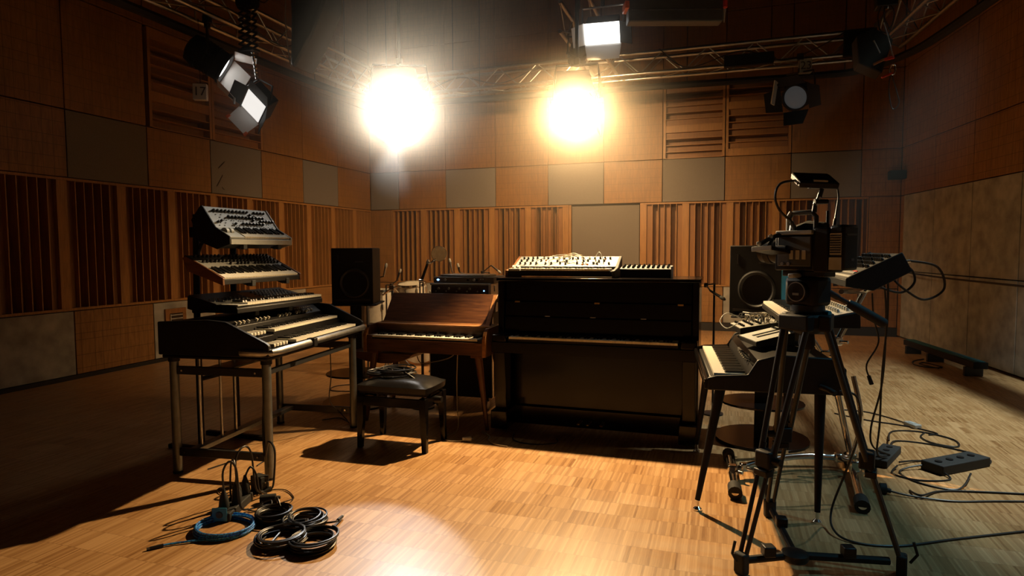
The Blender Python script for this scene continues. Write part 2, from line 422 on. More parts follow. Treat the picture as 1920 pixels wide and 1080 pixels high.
# ------------------------------------------------------------------ keyboards and controls
KEYMESH = {}
def keyboard(parent, x0, n, kw, yf, ln, zt, start=0, thick=.016, name='key_bed'):
    """key bed part with each white and black key as a sub-part; front edge at yf, keys run back by ln"""
    bed = MB().bb(x0-.004, x0+n*kw+.004, yf+.004, yf+ln+.01, zt-thick-.022, zt-thick-.001).build(name, M_BLACK, parent)
    kk = (round(kw, 4), round(ln, 3))
    if kk not in KEYMESH:
        KEYMESH[kk] = (MB().bb(-kw*.47, kw*.47, 0, ln, -thick, 0).mesh('white_key', M_IVORY, False),
                       MB().prism([(ln*.36, 0), (ln*.39, .011), (ln, .012), (ln, -.01), (ln*.36, -.01)], -kw*.28, kw*.28, 'x').mesh('black_key', M_EBONY, False))
    wme, bme = KEYMESH[kk]
    for i in range(n):
        put('white_key', wme, bed, (x0+(i+.5)*kw, yf, zt))
        if (i+start) % 7 in (0, 1, 3, 4, 5) and i < n-1: put('black_key', bme, bed, (x0+(i+1)*kw, yf, zt))
    return bed
KNOBS = {}
def knob_mesh(r, h, mat, cap=None):
    k = (r, h, mat.name)
    if k not in KNOBS:
        KNOBS[k] = MB().lathe([(r*1.05, 0), (r, h*.35), (r*.82, h*.9), (r*.7, h)], 12).mesh('knob', mat)
    return KNOBS[k]
def knobs(parent, pts, z, r=.009, h=.016, mat=None, name='knob', slope=None):
    me = knob_mesh(r, h, mat or M_EBONY)
    for (x, y) in pts:
        o = put(name, me, parent)
        if slope is None: o.location = (x, y, z)
        else:   # slope: (y origin, z origin, angle) of a tilted panel, y measured along it
            y0, z0, a = slope
            o.location = (x, y0+y*math.cos(a)-z*math.sin(a), z0+y*math.sin(a)+z*math.cos(a)); o.rotation_euler = (a, 0, 0)
def jack_dots(parent, pts, z, slope, r=.0035, mat=None):
    m = MB(); y0, z0, a = slope
    for (x, y) in pts:
        c = Vector((x, y0+y*math.cos(a)-z*math.sin(a), z0+y*math.sin(a)+z*math.cos(a)))
        nrm = Vector((0, -math.sin(a), math.cos(a)))
        m.cyl(c, c+nrm*.003, r, n=8)
    o = m.build('jack_sockets', mat or M_EBONY, parent); o['kind'] = 'stuff'
    return o
def slab(x0, x1, p, q, th):
    """thin plate from point p to q (y, z) of given thickness below it"""
    dy, dz = q[0]-p[0], q[1]-p[1]; l = math.hypot(dy, dz); ny, nz = -dz/l*th, dy/l*th
    return MB().prism([p, q, (q[0]-ny, q[1]-nz), (p[0]-ny, p[1]-nz)], x0, x1, 'x')

# ------------------------------------------------------------------ upright piano (black lacquer)
up = thing('upright_piano', 'tall black lacquered upright piano in the middle of the studio', 'piano', (-.897, 4.45, 0))
hw = .748
MB().bb(-hw, -hw+.045, .16, .66, .10, 1.13).build('side_panel', M_GLOSS, up, bevel=.004)
MB().bb(hw-.045, hw, .16, .66, .10, 1.13).build('side_panel', M_GLOSS, up, bevel=.004)
MB().bb(-hw+.045, hw-.045, .60, .65, .08, 1.12).build('back_frame', M_MATTE, up)
ld = MB().bb(-hw-.012, hw+.012, .15, .68, 1.132, 1.158).build('top_lid', M_GLOSS, up, bevel=.006)
MB().bb(-hw+.05, hw-.05, .205, .225, .978, 1.13).build('upper_panel', M_GLOSS, up, bevel=.003)
md = MB().bb(-hw+.05, hw-.05, .19, .206, .862, .974).build('music_desk', M_GLOSS, up, bevel=.003)
for x in (-.60, .02, .62): MB().bb(x-.02, x+.02, .183, .1895, .966, .979).build('hinge', M_BRASS, md, bevel=.002)
for x in (-.36, -.01, .36): MB().bb(x-.02, x+.02, .180, .1895, .862, .868).build('latch', M_ALU, md, bevel=.001)
MB().bb(-hw+.05, hw-.05, .175, .195, .745, .858).build('fallboard', M_GLOSS, up, bevel=.004)
MB().bb(-hw, hw, .0, .20, .60, .682).build('key_slip', M_GLOSS, up, bevel=.004)
for s in (-1, 1):
    a = .62 if s > 0 else -.748
    MB().bb(min(s*.632, s*.745), max(s*.632, s*.745), .0, .19, .682, .735).build('cheek_block', M_GLOSS, up, bevel=.008)
    MB().prism([(.01, .60), (.045, .16), (.14, .16), (.16, .60)], s*.69-.045, s*.69+.045, 'x').build('leg', M_GLOSS, up, bevel=.004)
    MB().bb(s*.69-.065, s*.69+.065, -.01, .66, .02, .16).build('toe_block', M_GLOSS, up, bevel=.008)
    c = MB(); c.cyl((s*.69-.012, .6, .024), (s*.69+.012, .6, .024), .024); c.build('caster', M_DSTEEL, up)
MB().bb(-.64, .64, .235, .255, .16, .60).build('lower_panel', M_GLOSS, up, bevel=.003)
MB().bb(-.64, .64, .20, .28, .02, .16).build('bottom_board', M_GLOSS, up, bevel=.004)
for k, x in enumerate((-.10, -.03, .07)):
    MB().bb(x-.012, x+.012, .09, .21, .07, .082).build('pedal', M_BRASS, up, bevel=.004)
keyboard(up, -.614, 52, .0236, .012, .15, .722, 5)

# ------------------------------------------------------------------ patch synth and small module on the piano lid
sy = thing('patch_synthesizer', 'silver keyboard synthesizer with loose patch cables on the piano lid', 'synthesizer', (-1.175, 4.66, 1.158))
MB().prism([(0, .012), (0, .05), (.16, .06), (.17, .075), (.34, .145), (.35, .012)], -.405, .405, 'x').build('case', M_BLACK, sy, bevel=.003)
for s in (-1, 1): MB().prism([(-.01, .0), (-.01, .055), (.155, .075), (.345, .16), (.36, .158), (.36, .0)], s*.415-.01, s*.415+.01, 'x').build('side_cheek', M_WOODEND if s < 0 else M_DGREY, sy, bevel=.003)
keyboard(sy, -.30, 29, .0236, -.012, .135, .07, 0)
MB().bb(-.40, -.305, -.01, .135, .05, .068).build('wheel_plate', M_SGREY, sy, bevel=.002)
for k in (-.375, -.335):
    MB().cyl((k-.008, .06, .066), (k+.008, .06, .066), .026, n=18).build('wheel', M_WHITE, sy)
sl = (.165, .082, math.atan2(.075, .18))
cp = slab(-.405, .405, (.165, .082), (.345, .157), .006).build('control_panel', M_PALE, sy)
random.seed(3)
pts = [(-.37+.042*i+random.uniform(-.008, .008), .045+.05*(j)+random.uniform(-.006, .006)) for j in range(3) for i in range(18) if random.random() < .72]
knobs(cp, pts, .0, .0085, .018, M_EBONY, slope=sl)
knobs(cp, [(-.17, .11), (.14, .03), (.18, .03), (.30, .12)], .0, .007, .012, M_ORANGE, slope=sl)
MB().bb(-.365, -.32, .18, .19, .0905, .0915).build('logo_mark', M_RED, cp)
for k in range(7):
    a = Vector((-.12+.07*k, .22, .105)); b = Vector((random.uniform(-.1, .30), .27, .125))
    if k < 2: a, b = Vector((-.22+.1*k, .20, .10)), Vector((.06+.05*k, .30, .14))
    mid = (a+b)/2 + Vector((0, random.uniform(-.05, .03), random.uniform(.03, .085)))
    q = spline([a, a+Vector((0, -.005, .03)), mid, b+Vector((0, -.005, .03)), b], 8)
    MB().tube(q, .0028, 6).build('patch_cable', M_GREYCABLE if k % 3 else M_WHITE, sy)
sm = thing('drum_synthesizer_module', 'low black module with row of knobs on right end of piano lid', 'synthesizer module', (-.545, 4.78, 1.158))
MB().prism([(0, .0), (0, .062), (.17, .085), (.17, .0)], -.185, .185, 'x').build('case', M_BLACK, sm, bevel=.003)
sl = (.0, .063, math.atan2(.023, .17))
cp = slab(-.187, .187, (-.002, .066), (.172, .089), .005).build('control_panel', M_PALE, sm)
knobs(cp, [(-.165+.0365*i, .035+.045*j) for i in range(10) for j in range(3)], .004, .0095, .017, M_EBONY, slope=sl)
MB().bb(.185, .192, .0, .17, .0, .085).build('side_cheek', M_WHITE, sm, bevel=.002)

# ------------------------------------------------------------------ wooden electric piano
wp = thing('wooden_electric_piano', 'small walnut electric piano with raised lid and splayed legs', 'electric piano', (-2.192, 4.40, 0))
hw = .495
MB().bb(-hw, hw, .0, .022, .575, .672).build('front_board', M_WALNUT, wp, bevel=.003)
MB().bb(-hw, hw, .02, .46, .575, .60).build('bottom_board', M_WALNUT, wp)
for s in (-1, 1):
    MB().prism([(-.005, .565), (-.005, .70), (.06, .775), (.48, .785), (.48, .60), (.40, .565)], s*(hw+.012)-.012, s*(hw+.012)+.012, 'x').build('side_board', M_WALNUT, wp, bevel=.003)
    MB().prism([(-.009, .565), (-.009, .70), (.03, .757), (.012, .565)], s*(hw+.012)-.0135, s*(hw+.012)+.0135, 'x').build('edge_trim', M_WALEDGE, wp, bevel=.002)
MB().bb(-hw, hw, .165, .18, .68, .772).build('name_board', M_WALNUT, wp, bevel=.002)
MB().bb(-hw, hw, .155, .20, .771, .781).build('name_board_rail', M_WALEDGE, wp, bevel=.002)
for k in range(6): MB().cyl((-.02+.028*k, .165, .715), (-.02+.028*k, .152, .715), .007).build('knob', M_EBONY, wp)
MB().bb(-hw, hw, .19, .46, .745, .765).build('top_board', M_WALNUT, wp)
lid = MB().prism([(.215, .765), (.225, .757), (.425, 1.003), (.412, 1.012)], -hw+.02, hw-.02, 'x').build('lid', M_WALNUT, wp, bevel=.002)
MB().prism([(.385, .968), (.412, 1.012), (.425, 1.003), (.40, .965)], -hw+.02, hw-.02, 'x').build('lid_top_rail', M_WALEDGE, lid, bevel=.002)
MB().prism([(.195, .770), (.205, .762), (.41, 1.0), (.40, 1.008)], hw-.055, hw-.02, 'x').build('lid_edge', M_WALEDGE, lid, bevel=.002)
MB().prism([(.195, .770), (.205, .762), (.225, .785), (.215, .793)], -hw+.02, hw-.02, 'x').build('lid_hinge_rail', M_WALEDGE, lid, bevel=.002)
keyboard(wp, -.445, 38, .0236, .006, .14, .70, 3)
MB().bb(-hw, -.452, .004, .165, .665, .70).build('key_block', M_WALNUT, wp, bevel=.003)
MB().bb(.457, hw, .004, .165, .665, .70).build('key_block', M_EBONY, wp, bevel=.003)
MB().prism([(-.42+.30*math.sin(a)+.0, .575-.115*math.cos(a)) for a in [R(-75+15*i) for i in range(11)]], .08, .40, 'y').build('amplifier_housing', M_WALNUT, wp, bevel=.004)
for sx, sy_, fx, fy in ((1, .04, .51, .05), (-1, .04, -.52, .02), (1, .40, .52, .47), (-1, .40, -.53, .47)):
    MB().cyl((sx*(hw-.05), sy_, .575), (fx, fy, 0), .030, .014, 12).build('leg', M_LEG, wp)
    MB().bb(sx*(hw-.05)-.05, sx*(hw-.05)+.05, sy_-.04, sy_+.04, .557, .576).build('leg_plate', M_LEG, wp, bevel=.004)

# ------------------------------------------------------------------ piano stool and cable coil on it
st = thing('piano_stool', 'black leatherette piano stool with square tapered legs in front of walnut piano', 'stool', (-2.141, 3.965, 0), rz=1)
def cushion(sx, sy_, z0, h, n=14):
    m = MB(); vs_ = []; fs = []
    for j in range(n+1):
        for i in range(n+1):
            u, v = -1+2*i/n, -1+2*j/n
            e = (1-abs(u)**4)*(1-abs(v)**4)
            px = sx*(u if abs(u) < 1 else u); py = sy_*v
            k = 1-.05*(abs(u*v))**3
            vs_.append((px*k, py*k, z0+h*(.45+.55*e)))
    top = len(vs_)
    for j in range(n+1):
        for i in range(n+1):
            u, v = -1+2*i/n, -1+2*j/n; k = 1-.05*(abs(u*v))**3
            vs_.append((sx*u*k*.985, sy_*v*k*.985, z0))
    W = n+1
    for j in range(n):
        for i in range(n):
            a = j*W+i; fs.append((a, a+1, a+W+1, a+W)); fs.append((top+a, top+a+W, top+a+W+1, top+a+1))
    for i in range(n):
        fs += [(i, top+i, top+i+1, i+1), (n*W+i, n*W+i+1, top+n*W+i+1, top+n*W+i)]
        fs += [(i*W, (i+1)*W, top+(i+1)*W, top+i*W), (i*W+n, top+i*W+n, top+(i+1)*W+n, (i+1)*W+n)]
    return m.add(vs_, fs)
cu = cushion(.275, .18, .402, .085).build('seat_cushion', M_VINYL, st)
for sx in (-1, 1):
    for sy_ in (-1, 1): MB().bb(sx*.12-.01, sx*.12+.01, sy_*.08-.01, sy_*.08+.01, .478, .482).build('tuft_button', M_VINYL, cu, bevel=.002)
MB().bb(-.25, .25, -.16, .16, .385, .403).build('seat_board', M_MATTE, st)
MB().bb(-.245, .245, -.172, -.155, .30, .365).build('apron', M_GLOSS, st, bevel=.003)
MB().bb(-.245, .245, .155, .172, .30, .365).build('apron', M_GLOSS, st, bevel=.003)
MB().bb(-.255, -.238, -.16, .16, .30, .365).build('apron', M_GLOSS, st, bevel=.003)
MB().bb(.238, .255, -.16, .16, .30, .365).build('apron', M_GLOSS, st, bevel=.003)
for sx in (-1, 1):
    for sy_ in (-1, 1):
        m = MB(); x, y = sx*.235, sy_*.15; a, b = .026, .017
        m.add([(x-a, y-a, .37), (x+a, y-a, .37), (x+a, y+a, .37), (x-a, y+a, .37), (x-b+sx*.012, y-b+sy_*.01, 0), (x+b+sx*.012, y-b+sy_*.01, 0), (x+b+sx*.012, y+b+sy_*.01, 0), (x-b+sx*.012, y+b+sy_*.01, 0)],
              [(0, 1, 2, 3), (7, 6, 5, 4), (0, 4, 5, 1), (1, 5, 6, 2), (2, 6, 7, 3), (3, 7, 4, 0)])
        m.build('leg', M_GLOSS, st, bevel=.003)
for sx in (-1, 1):
    MB().tube([(sx*.20, -.11, .305), (sx*.20, .11, .385)], .008).build('scissor_bar', M_DSTEEL, st)
    MB().tube([(sx*.20, .11, .305), (sx*.20, -.11, .385)], .008).build('scissor_bar', M_DSTEEL, st)
    MB().cyl((sx*.255, 0, .335), (sx*.305, 0, .335), .026, .022, 18).build('height_knob', M_EBONY, st)
def coil(name, label, cat, loc, R0, loops, r, mat, spread=.012, height=.03, rz=0, ex=1., end=None, group=None, seed=0, end_mat=None):
    rn = random.Random(seed); t = thing(name, label, cat, loc, rz, group=group)
    pts = []; seg = 26
    ph = rn.uniform(0, 6)
    offs = [(rn.uniform(-1, 1)*spread, rn.uniform(-1, 1)*spread, rn.uniform(-1, 1)*spread*.8) for _ in range(loops+2)]
    for i in range(loops*seg+1):
        q = i/seg; k = int(q); f = q-k
        ox = offs[k][0]*(1-f)+offs[k+1][0]*f; oy = offs[k][1]*(1-f)+offs[k+1][1]*f; orr = offs[k][2]*(1-f)+offs[k+1][2]*f
        a = 2*math.pi*q + ph
        zz = r + height*(.5-.5*math.cos(q*2.1+ph))*(.35+.65*q/loops)
        pts.append(((R0+orr)*math.cos(a)*ex+ox, (R0+orr)*math.sin(a)+oy, zz))
    MB().tube(pts, r, 6).build('cable', mat, t)
    for k, e in enumerate(end or []):
        src = Vector(pts[-1] if k == 0 else pts[0])
        q = spline([src] + [Vector(p) for p in e], 6)
        MB().tube(q, r, 6).build('cable_end', mat, t)
        d = (q[-1]-q[-3]).normalized()
        pl = MB().cyl(q[-1], q[-1]+d*.055, .009, .008, 12).build('connector', end_mat or M_DSTEEL, t)
        MB().cyl(q[-1]+d*.055, q[-1]+d*.068, .006, .006, 10).build('connector_tip', M_ALU, pl)
    for k in range(1): pass
    return t
coil('cable_coil', 'black cable coil lying on the leatherette stool seat', 'cable', (-2.20, 3.99, .492), .095, 9, .005, M_CABLE, .022, .045, ex=1.25, seed=4, end=[[(.10, -.06, .03), (.14, -.075, .012)]])
coil('cable_coil', 'second black cable coil spilling over left edge of stool seat', 'cable', (-2.305, 3.955, .488), .075, 6, .005, M_CABLE, .016, .03, seed=9)

# ------------------------------------------------------------------ monitor speakers on column stands
def monitor(label, loc, rz, side=None):
    sk = thing('monitor_speaker', label, 'speaker', loc, rz=rz)
    MB().bb(-.178, .178, -.18, .18, 0, .488).build('cabinet', M_MATTE, sk, bevel=.006)
    rot = Matrix.Translation((.015, -.181, .185)) @ Matrix.Rotation(R(90), 4, 'X')
    wf_ = MB().lathe([(.128, -.004), (.128, .006), (.118, .010), (.108, .004), (.10, -.002), (.05, -.022), (.032, -.02), (.02, -.006), (.002, -.002)], 36, rot, cap=False).build('woofer', M_CONE, sk)
    MB().lathe([(.132, .0), (.132, .004), (.124, .006), (.122, .0)], 36, rot, cap=False).build('woofer_ring', M_BLACK, wf_)
    MB().bb(-.125, -.115, -.183, -.179, .36, .43).build('tweeter_slot', M_CONE, sk)
    MB().bb(.028, .095, -.183, -.179, .363, .375).build('maker_plate', M_DSTEEL, sk)
    MB().bb(-.15, .15, -.184, -.179, .028, .045).build('port_slot', M_CONE, sk)
    if side: MB().bb(.178, .182, -.175, .175, .005, .483).build('side_panel', side, sk)  # thin sheet carrying the teal light as colour
    return sk
def leaf(w_, d_, z0, z1, n=12):
    a = [(-w_*math.cos(math.pi*i/n), -d_*math.sin(math.pi*i/n)**.9) for i in range(n+1)]
    return MB().prism(a + [(-x, -y) for x, y in a[1:-1]], z0, z1, 'z')
def monitor_stand(label, loc, rz):
    ss = thing('speaker_stand', label, 'stand', loc, rz=rz)
    MB().bb(-.21, .21, -.21, .21, .893, .905).build('top_plate', M_MATTE, ss, bevel=.003)
    MB().bb(-.05, .05, -.06, .06, .018, .893).build('column', M_MATTE, ss, bevel=.006)
    leaf(.32, .33, 0, .018).build('base_plate', M_GLOSS, ss, bevel=.003)
    leaf(.285, .25, .262, .277).build('shelf_plate', M_GLOSS, ss, bevel=.003)
    return ss
monitor('black studio monitor with round woofer beside the walnut piano', (-3.10, 4.93, .905), 20)
monitor_stand('black column stand under the monitor beside the walnut piano', (-3.10, 4.93, 0), 20)
monitor('black studio monitor with one side coloured teal for cool light behind the tripod', (.285, 4.83, .905), -24, M_TEAL)
monitor_stand('black column stand with leaf shaped plates behind stage piano legs', (.285, 4.83, 0), -4)

# ------------------------------------------------------------------ left keyboard table, organ and tiers
tb = thing('keyboard_table', 'steel tube table carrying the black double organ at left', 'table', (-2.948, 3.614, 0), rz=96.7)
for sx in (-1, 1):
    for sy_ in (-1, 1):
        lg = MB().cyl((sx*.57, sy_*.315, 0.012), (sx*.57, sy_*.315, .722), .027, n=20).build('leg', M_STEEL, tb)
        MB().cyl((sx*.57, sy_*.315, 0), (sx*.57, sy_*.315, .014), .029, n=20).build('foot_cap', M_RUBBER, lg)
        MB().cyl((sx*.57, sy_*.315, .70), (sx*.57, sy_*.315, .726), .033, n=20).build('leg_collar', M_BLACK, lg)
    for zz in (.645, .135):
        cbm = MB().bb(sx*.57-.012, sx*.57+.012, -.29, .29, zz-.025, zz+.025).build('cross_bar', M_DSTEEL, tb, bevel=.003)
        for b in (-.25, .25): MB().cyl((sx*.57-.02, b, zz), (sx*.57+.02, b, zz), .006).build('bolt', M_CHROME, cbm)
MB().bb(-.56, .56, .19, .25, .120, .15).build('long_bar', M_STEEL, tb, bevel=.003)
MB().bb(-.56, .56, -.315, -.285, .63, .66).build('front_bar', M_DSTEEL, tb, bevel=.003)
for x in (-.47, -.27, -.12, .28): MB().cyl((x, .22, .148), (x, .22, .724), .009, n=12).build('rod', M_ALU, tb)
MB().bb(-.46, .10, .12, .30, .60, .612).build('cable_tray', M_STEEL, tb, bevel=.002)
MB().bb(-.62, .62, -.355, .36, .724, .75).build('table_top', M_BLACK, tb, bevel=.012)

og = thing('double_manual_organ', 'black two manual organ with silver front rail on steel table', 'organ', (-2.948, 3.614, .75), rz=96.7)
prof = [(-.38, .0), (-.38, .07), (-.36, .085), (-.10, .205), (.02, .215), (.36, .20), (.36, .0)]
for s in (-1, 1): MB().prism(prof, s*.63-.015, s*.63+.015, 'x').build('end_cheek', M_BLACK, og, bevel=.006)
MB().prism([(-.375, .0), (-.375, .032), (-.20, .036), (-.20, .09), (-.06, .098), (-.05, .155), (.03, .20), (.355, .19), (.355, .0)], -.615, .615, 'x').build('body', M_BLACK, og, bevel=.003)
MB().tube([(-.645, -.20, .028), (-.645, -.33, .028), (-.62, -.385, .028), (-.56, -.395, .028), (.56, -.395, .028), (.62, -.385, .028), (.645, -.33, .028)], .022, 10).build('front_rail', M_ALU, og)
MB().bb(-.20, -.155, -.425, -.37, .0, .055).build('rail_clamp', M_BLACK, og, bevel=.004)
keyboard(og, -.30, 36, .0236, -.355, .14, .062, 0, name='lower_manual')
keyboard(og, -.30, 36, .0236, -.205, .14, .124, 0, name='upper_manual')
for (zz, yy) in ((.045, -.30), (.105, -.15)):
    for k in range(5):
        MB().bb(-.52+.033*k-.010, -.52+.033*k+.010, yy-.045, yy+.04, zz, zz+.02).build('preset_key', M_IVORY, og, bevel=.003)
random.seed(11)
for k in range(22):
    x = -.45+.044*k
    if k in (4, 9, 10, 15): continue
    MB().box((x, -.03+random.uniform(-.004, .004), .172), (.011, .02, .024), (R(30), 0, 0)).build('drawbar', M_IVORY if k % 3 else M_SGREY, og, bevel=.002)
for k in range(8): MB().box((.30+.03*k, .005, .195), (.014, .008, .006)).build('button', M_IVORY, og)

def tier_rig():
    t = thing('tiered_keyboard_stand', 'black tiered stand arms holding the three synthesizers above organ', 'stand', (-3.36, 3.56, 0), rz=90)
    # local x along the room, local -y towards the player
    for x in (-.17, .17):
        MB().tube([(x, .02, .02), (x, .02, .95), (x, .0, 1.62)], .022, 10).build('post', M_MATTE, t)
        MB().bb(x-.02, x+.02, -.25, .30, 0, .03).build('foot', M_MATTE, t, bevel=.006)
        for (zb, ya, yb, zf) in ((.99, .0, -.44, .965), (1.27, .0, -.42, 1.155), (1.50, .0, -.36, 1.395)):
            ar = MB().tube([(x, ya, zb), (x, ya-.10, zb-.01), (x, yb, zf), (x, yb-.02, zf+.02)], .014, 8).build('arm', M_MATTE, t)
            MB().bb(x-.018, x+.018, yb-.04, yb-.015, zf-.012, zf+.028).build('arm_stop', M_RUBBER, ar, bevel=.004)
            MB().box((x, ya, zb), (.06, .07, .07)).build('clamp', M_BLACK, ar, bevel=.006)
            MB().cyl((x+.03, ya+.0, zb), (x+.075, ya, zb), .018, .016).build('clamp_knob', M_BLACK, ar)
    MB().tube([(-.17, .02, .50), (.17, .02, .50)], .016).build('cross_tube', M_MATTE, t)
tier_rig()

# lowest tier: long dark workstation
a3 = thing('workstation_synthesizer', 'long dark workstation keyboard just above the organ, lowest of three synthesizers', 'synthesizer', (-2.845, 3.61, .985), rz=90)
MB().prism([(0, .0), (0, .03), (.02, .048), (.17, .052), (.39, .105), (.395, .02), (.30, .0)], -.44, .44, 'x').build('case', M_BLACK, a3, bevel=.004)
keyboard(a3, -.345, 33, .0236, .004, .135, .062, 0)
MB().bb(-.435, -.35, .0, .14, .045, .054).build('left_plate', M_SGREY, a3, bevel=.002)
sl = (.165, .053, math.atan2(.053, .22))
cp = slab(-.435, .435, (.165, .056), (.385, .109), .004).build('control_panel', M_DGREY, a3)
knobs(cp, [(.06+.034*i, .05+.038*j) for i in range(10) for j in range(4)], .002, .008, .010, M_SGREY, 'button', slope=sl)
knobs(cp, [(-.40+.036*i, .05+.04*j) for i in range(9) for j in range(2)], .002, .006, .010, M_SGREY, 'slider_cap', slope=sl)
s_ = slab(-.08, .05, (.205, .067), (.33, .097), .002).build('display', M_GLOSS, a3)
# middle tier
a2 = thing('polyphonic_synthesizer', 'brown sided synthesizer with crowded black knobs, middle of the three tiers', 'synthesizer', (-2.905, 3.50, 1.165), rz=90, rx=0)
MB().prism([(0, .0), (0, .032), (.125, .085), (.285, .165), (.30, .155), (.27, .09)], -.365, .365, 'x').build('case', M_BLACK, a2, bevel=.003)
for s in (-1, 1): MB().prism([(-.004, -.004), (-.004, .042), (.125, .106), (.29, .183), (.305, .165), (.275, .085)], s*.374-.008, s*.374+.008, 'x').build('side_cheek', M_WOODEND, a2, bevel=.003)
kb = keyboard(a2, -.358, 30, .0236, 0, .135, 0, 0)
kb.location = (0, .002, .045); kb.rotation_euler = (R(25), 0, 0)
sl = (.128, .103, math.atan2(.08, .16))
cp = slab(-.364, .364, (.124, .101), (.286, .182), .004).build('control_panel', M_SGREY, a2)
knobs(cp, [(-.33+.033*i, .04+.036*j) for i in range(21) for j in range(4) if not (i < 6 and j in (0, 2)) and not (i in (7, 12) and j != 1)], .001, .0085, .018, M_EBONY, slope=sl)
# top tier
a1 = thing('semimodular_synthesizer', 'white panelled synthesizer with two wheels on the topmost tier', 'synthesizer', (-2.962, 3.555, 1.415), rz=90)
P0, P1, P2 = (0, .045), (.112, .105), (.213, .243)
for s in (-1, 1): MB().prism([(-.004, 0), (-.004, .05), (.108, .112), (.210, .252), (.224, .250), (.30, .16), (.24, .02), (.10, -.03)], s*.300-.007, s*.300+.007, 'x').build('side_cheek', M_BLACK if s < 0 else M_WHITE, a1, bevel=.003)
MB().prism([(0, .0), (0, .03), (.11, .092), (.21, .236), (.29, .155), (.235, .02), (.10, -.025)], -.293, .293, 'x').build('case', M_BLACK, a1, bevel=.002)
MB().bb(-.295, .295, -.006, .0, .0, .034).build('front_strip', M_WHITE, a1, bevel=.002)
lp = slab(-.293, -.165, (.0, .047), (.112, .109), .012).build('wheel_plate', M_WHITE, a1)
for x in (-.255, -.215): MB().cyl((x-.011, .075, .083), (x+.011, .075, .083), .026, n=20).build('wheel', M_WHITE, a1)
kb = keyboard(a1, -.158, 19, .0236, 0, .115, 0, 0); kb.location = (0, .002, .052); kb.rotation_euler = (math.atan2(.06, .112), 0, 0)
ang = math.atan2(.138, .101); sl = (.112, .109, ang)
cp = slab(-.293, .293, (.112, .109), (.213, .247), .006).build('control_panel', M_WHITE, a1)
kk = [(-.23+.034*i, .140) for i in range(15) if i not in (10,)] + [(-.13+.033*i, .092) for i in range(11)] + [(.09, .118), (.09, .07), (.12, .105)] + [(-.25, .045), (-.215, .055), (-.10, .035)] + [(-.03+.033*i, .038) for i in range(7)] + [(.16+.03*i, .065) for i in range(5)]
knobs(cp, kk, .001, .0078, .016, M_EBONY, slope=sl)
random.seed(5)
jack_dots(cp, [(-.27+.022*i, .02+.022*j) for i in range(25) for j in range(6) if random.random() < .45], .0005, sl)
MB().tube(spline([(-.15, .25, .06), (-.17, .34, .02), (-.13, .42, -.05)], 8), .012).build('rear_cable_bundle', M_CABLE, a1)

# ------------------------------------------------------------------ rack tower behind the walnut piano
rk = thing('rack_tower', 'black rolling equipment rack standing behind the walnut piano', 'rack', (-2.13, 5.0, 0), rz=2)
MB().bb(-.285, .285, 0, .50, .105, .985).build('case', M_MATTE, rk, bevel=.006)
for sx in (-1, 1):
    for y in (.05, .45):
        fk = MB().bb(sx*.22-.025, sx*.22+.025, y-.03, y+.03, .07, .106).build('caster_fork', M_DSTEEL, rk, bevel=.004)
        MB().cyl((sx*.22-.016, y-.01, .042), (sx*.22+.016, y-.01, .042), .042, n=20).build('wheel', M_SGREY, fk)
for y in (.10, .40):
    for zz in (.30, .62, .88):
        MB().bb(.285, .298, y-.03, y+.03, zz-.04, zz+.04).build('latch', M_ALU, rk, bevel=.004)
MB().bb(.283, .291, -.002, .02, .11, .98).build('edge_strip', M_ALU, rk)
MB().bb(-.291, -.283, -.002, .02, .11, .98).build('edge_strip', M_ALU, rk)
pw = thing('preamp_unit', 'knobbed rack unit with pale metal edge lying on the rack tower', 'audio unit', (-2.13, 5.0, .985), rz=2)
MB().bb(-.265, .275, -.01, .42, .002, .098).build('case', M_BLACK, pw, bevel=.012)
MB().bb(-.262, .268, -.016, -.009, .012, .080).build('front_plate', M_FRONT, pw, bevel=.003)
MB().bb(-.272, .282, -.018, .0, .084, .102).build('top_lip', M_SGREY, pw, bevel=.005)
MB().bb(.262, .284, -.02, .42, .0, .10).build('corner_strip', M_ALU, pw, bevel=.004)
for k in range(4): MB().cyl((-.19+.095*k, -.016, .056), (-.19+.095*k, -.032, .056), .011, .009).build('knob', M_SGREY, pw)
for k in range(5): MB().cyl((-.215+.095*k, -.016, .034), (-.215+.095*k, -.024, .034), .006).build('switch', M_ALU, pw)
MB().cyl((.222, -.016, .04), (.222, -.019, .04), .006).build('power_light', M_BLUELED, pw)
for y in (.10, .22, .34): MB().bb(.284, .29, y-.025, y+.025, .03, .08).build('side_latch', M_ALU, pw, bevel=.003)
tu = thing('interface_unit', 'dark rack unit with blue emblem above the knobbed unit', 'audio unit', (-2.11, 5.03, 1.087), rz=2)
MB().bb(-.275, .275, 0, .38, .0, .052).build('case', M_DGREY, tu, bevel=.004)
MB().bb(-.275, .275, -.006, .001, .002, .05).build('front_plate', M_FRONT, tu, bevel=.002)
rot = Matrix.Translation((-.232, -.0065, .028)) @ Matrix.Rotation(R(90), 4, 'X') @ Matrix.Diagonal((1.5, 1, 1, 1))
MB().lathe([(.010, 0), (.010, .002)], 4, rot).build('emblem', M_BLUELED, tu)
for x, mt in ((-.165, M_SGREY), (.045, M_BLACK), (.10, M_SGREY), (.125, M_BLACK)):
    MB().cyl((x, -.006, .028), (x, -.02, .028), .012, .010).build('knob', mt, tu)
for x in (.16, .18): MB().cyl((x, -.006, .034), (x, -.012, .034), .005).build('button', M_WHITE, tu)
lt = thing('closed_laptop', 'closed thin silver laptop lying on top of the rack units', 'laptop', (-2.15, 5.06, 1.139), rz=-4)
MB().bb(-.20, .22, 0, .27, .002, .012).build('base', M_ALU, lt, bevel=.004)
MB().bb(-.20, .22, 0, .27, .0125, .019).build('lid', M_ALU, lt, bevel=.003)
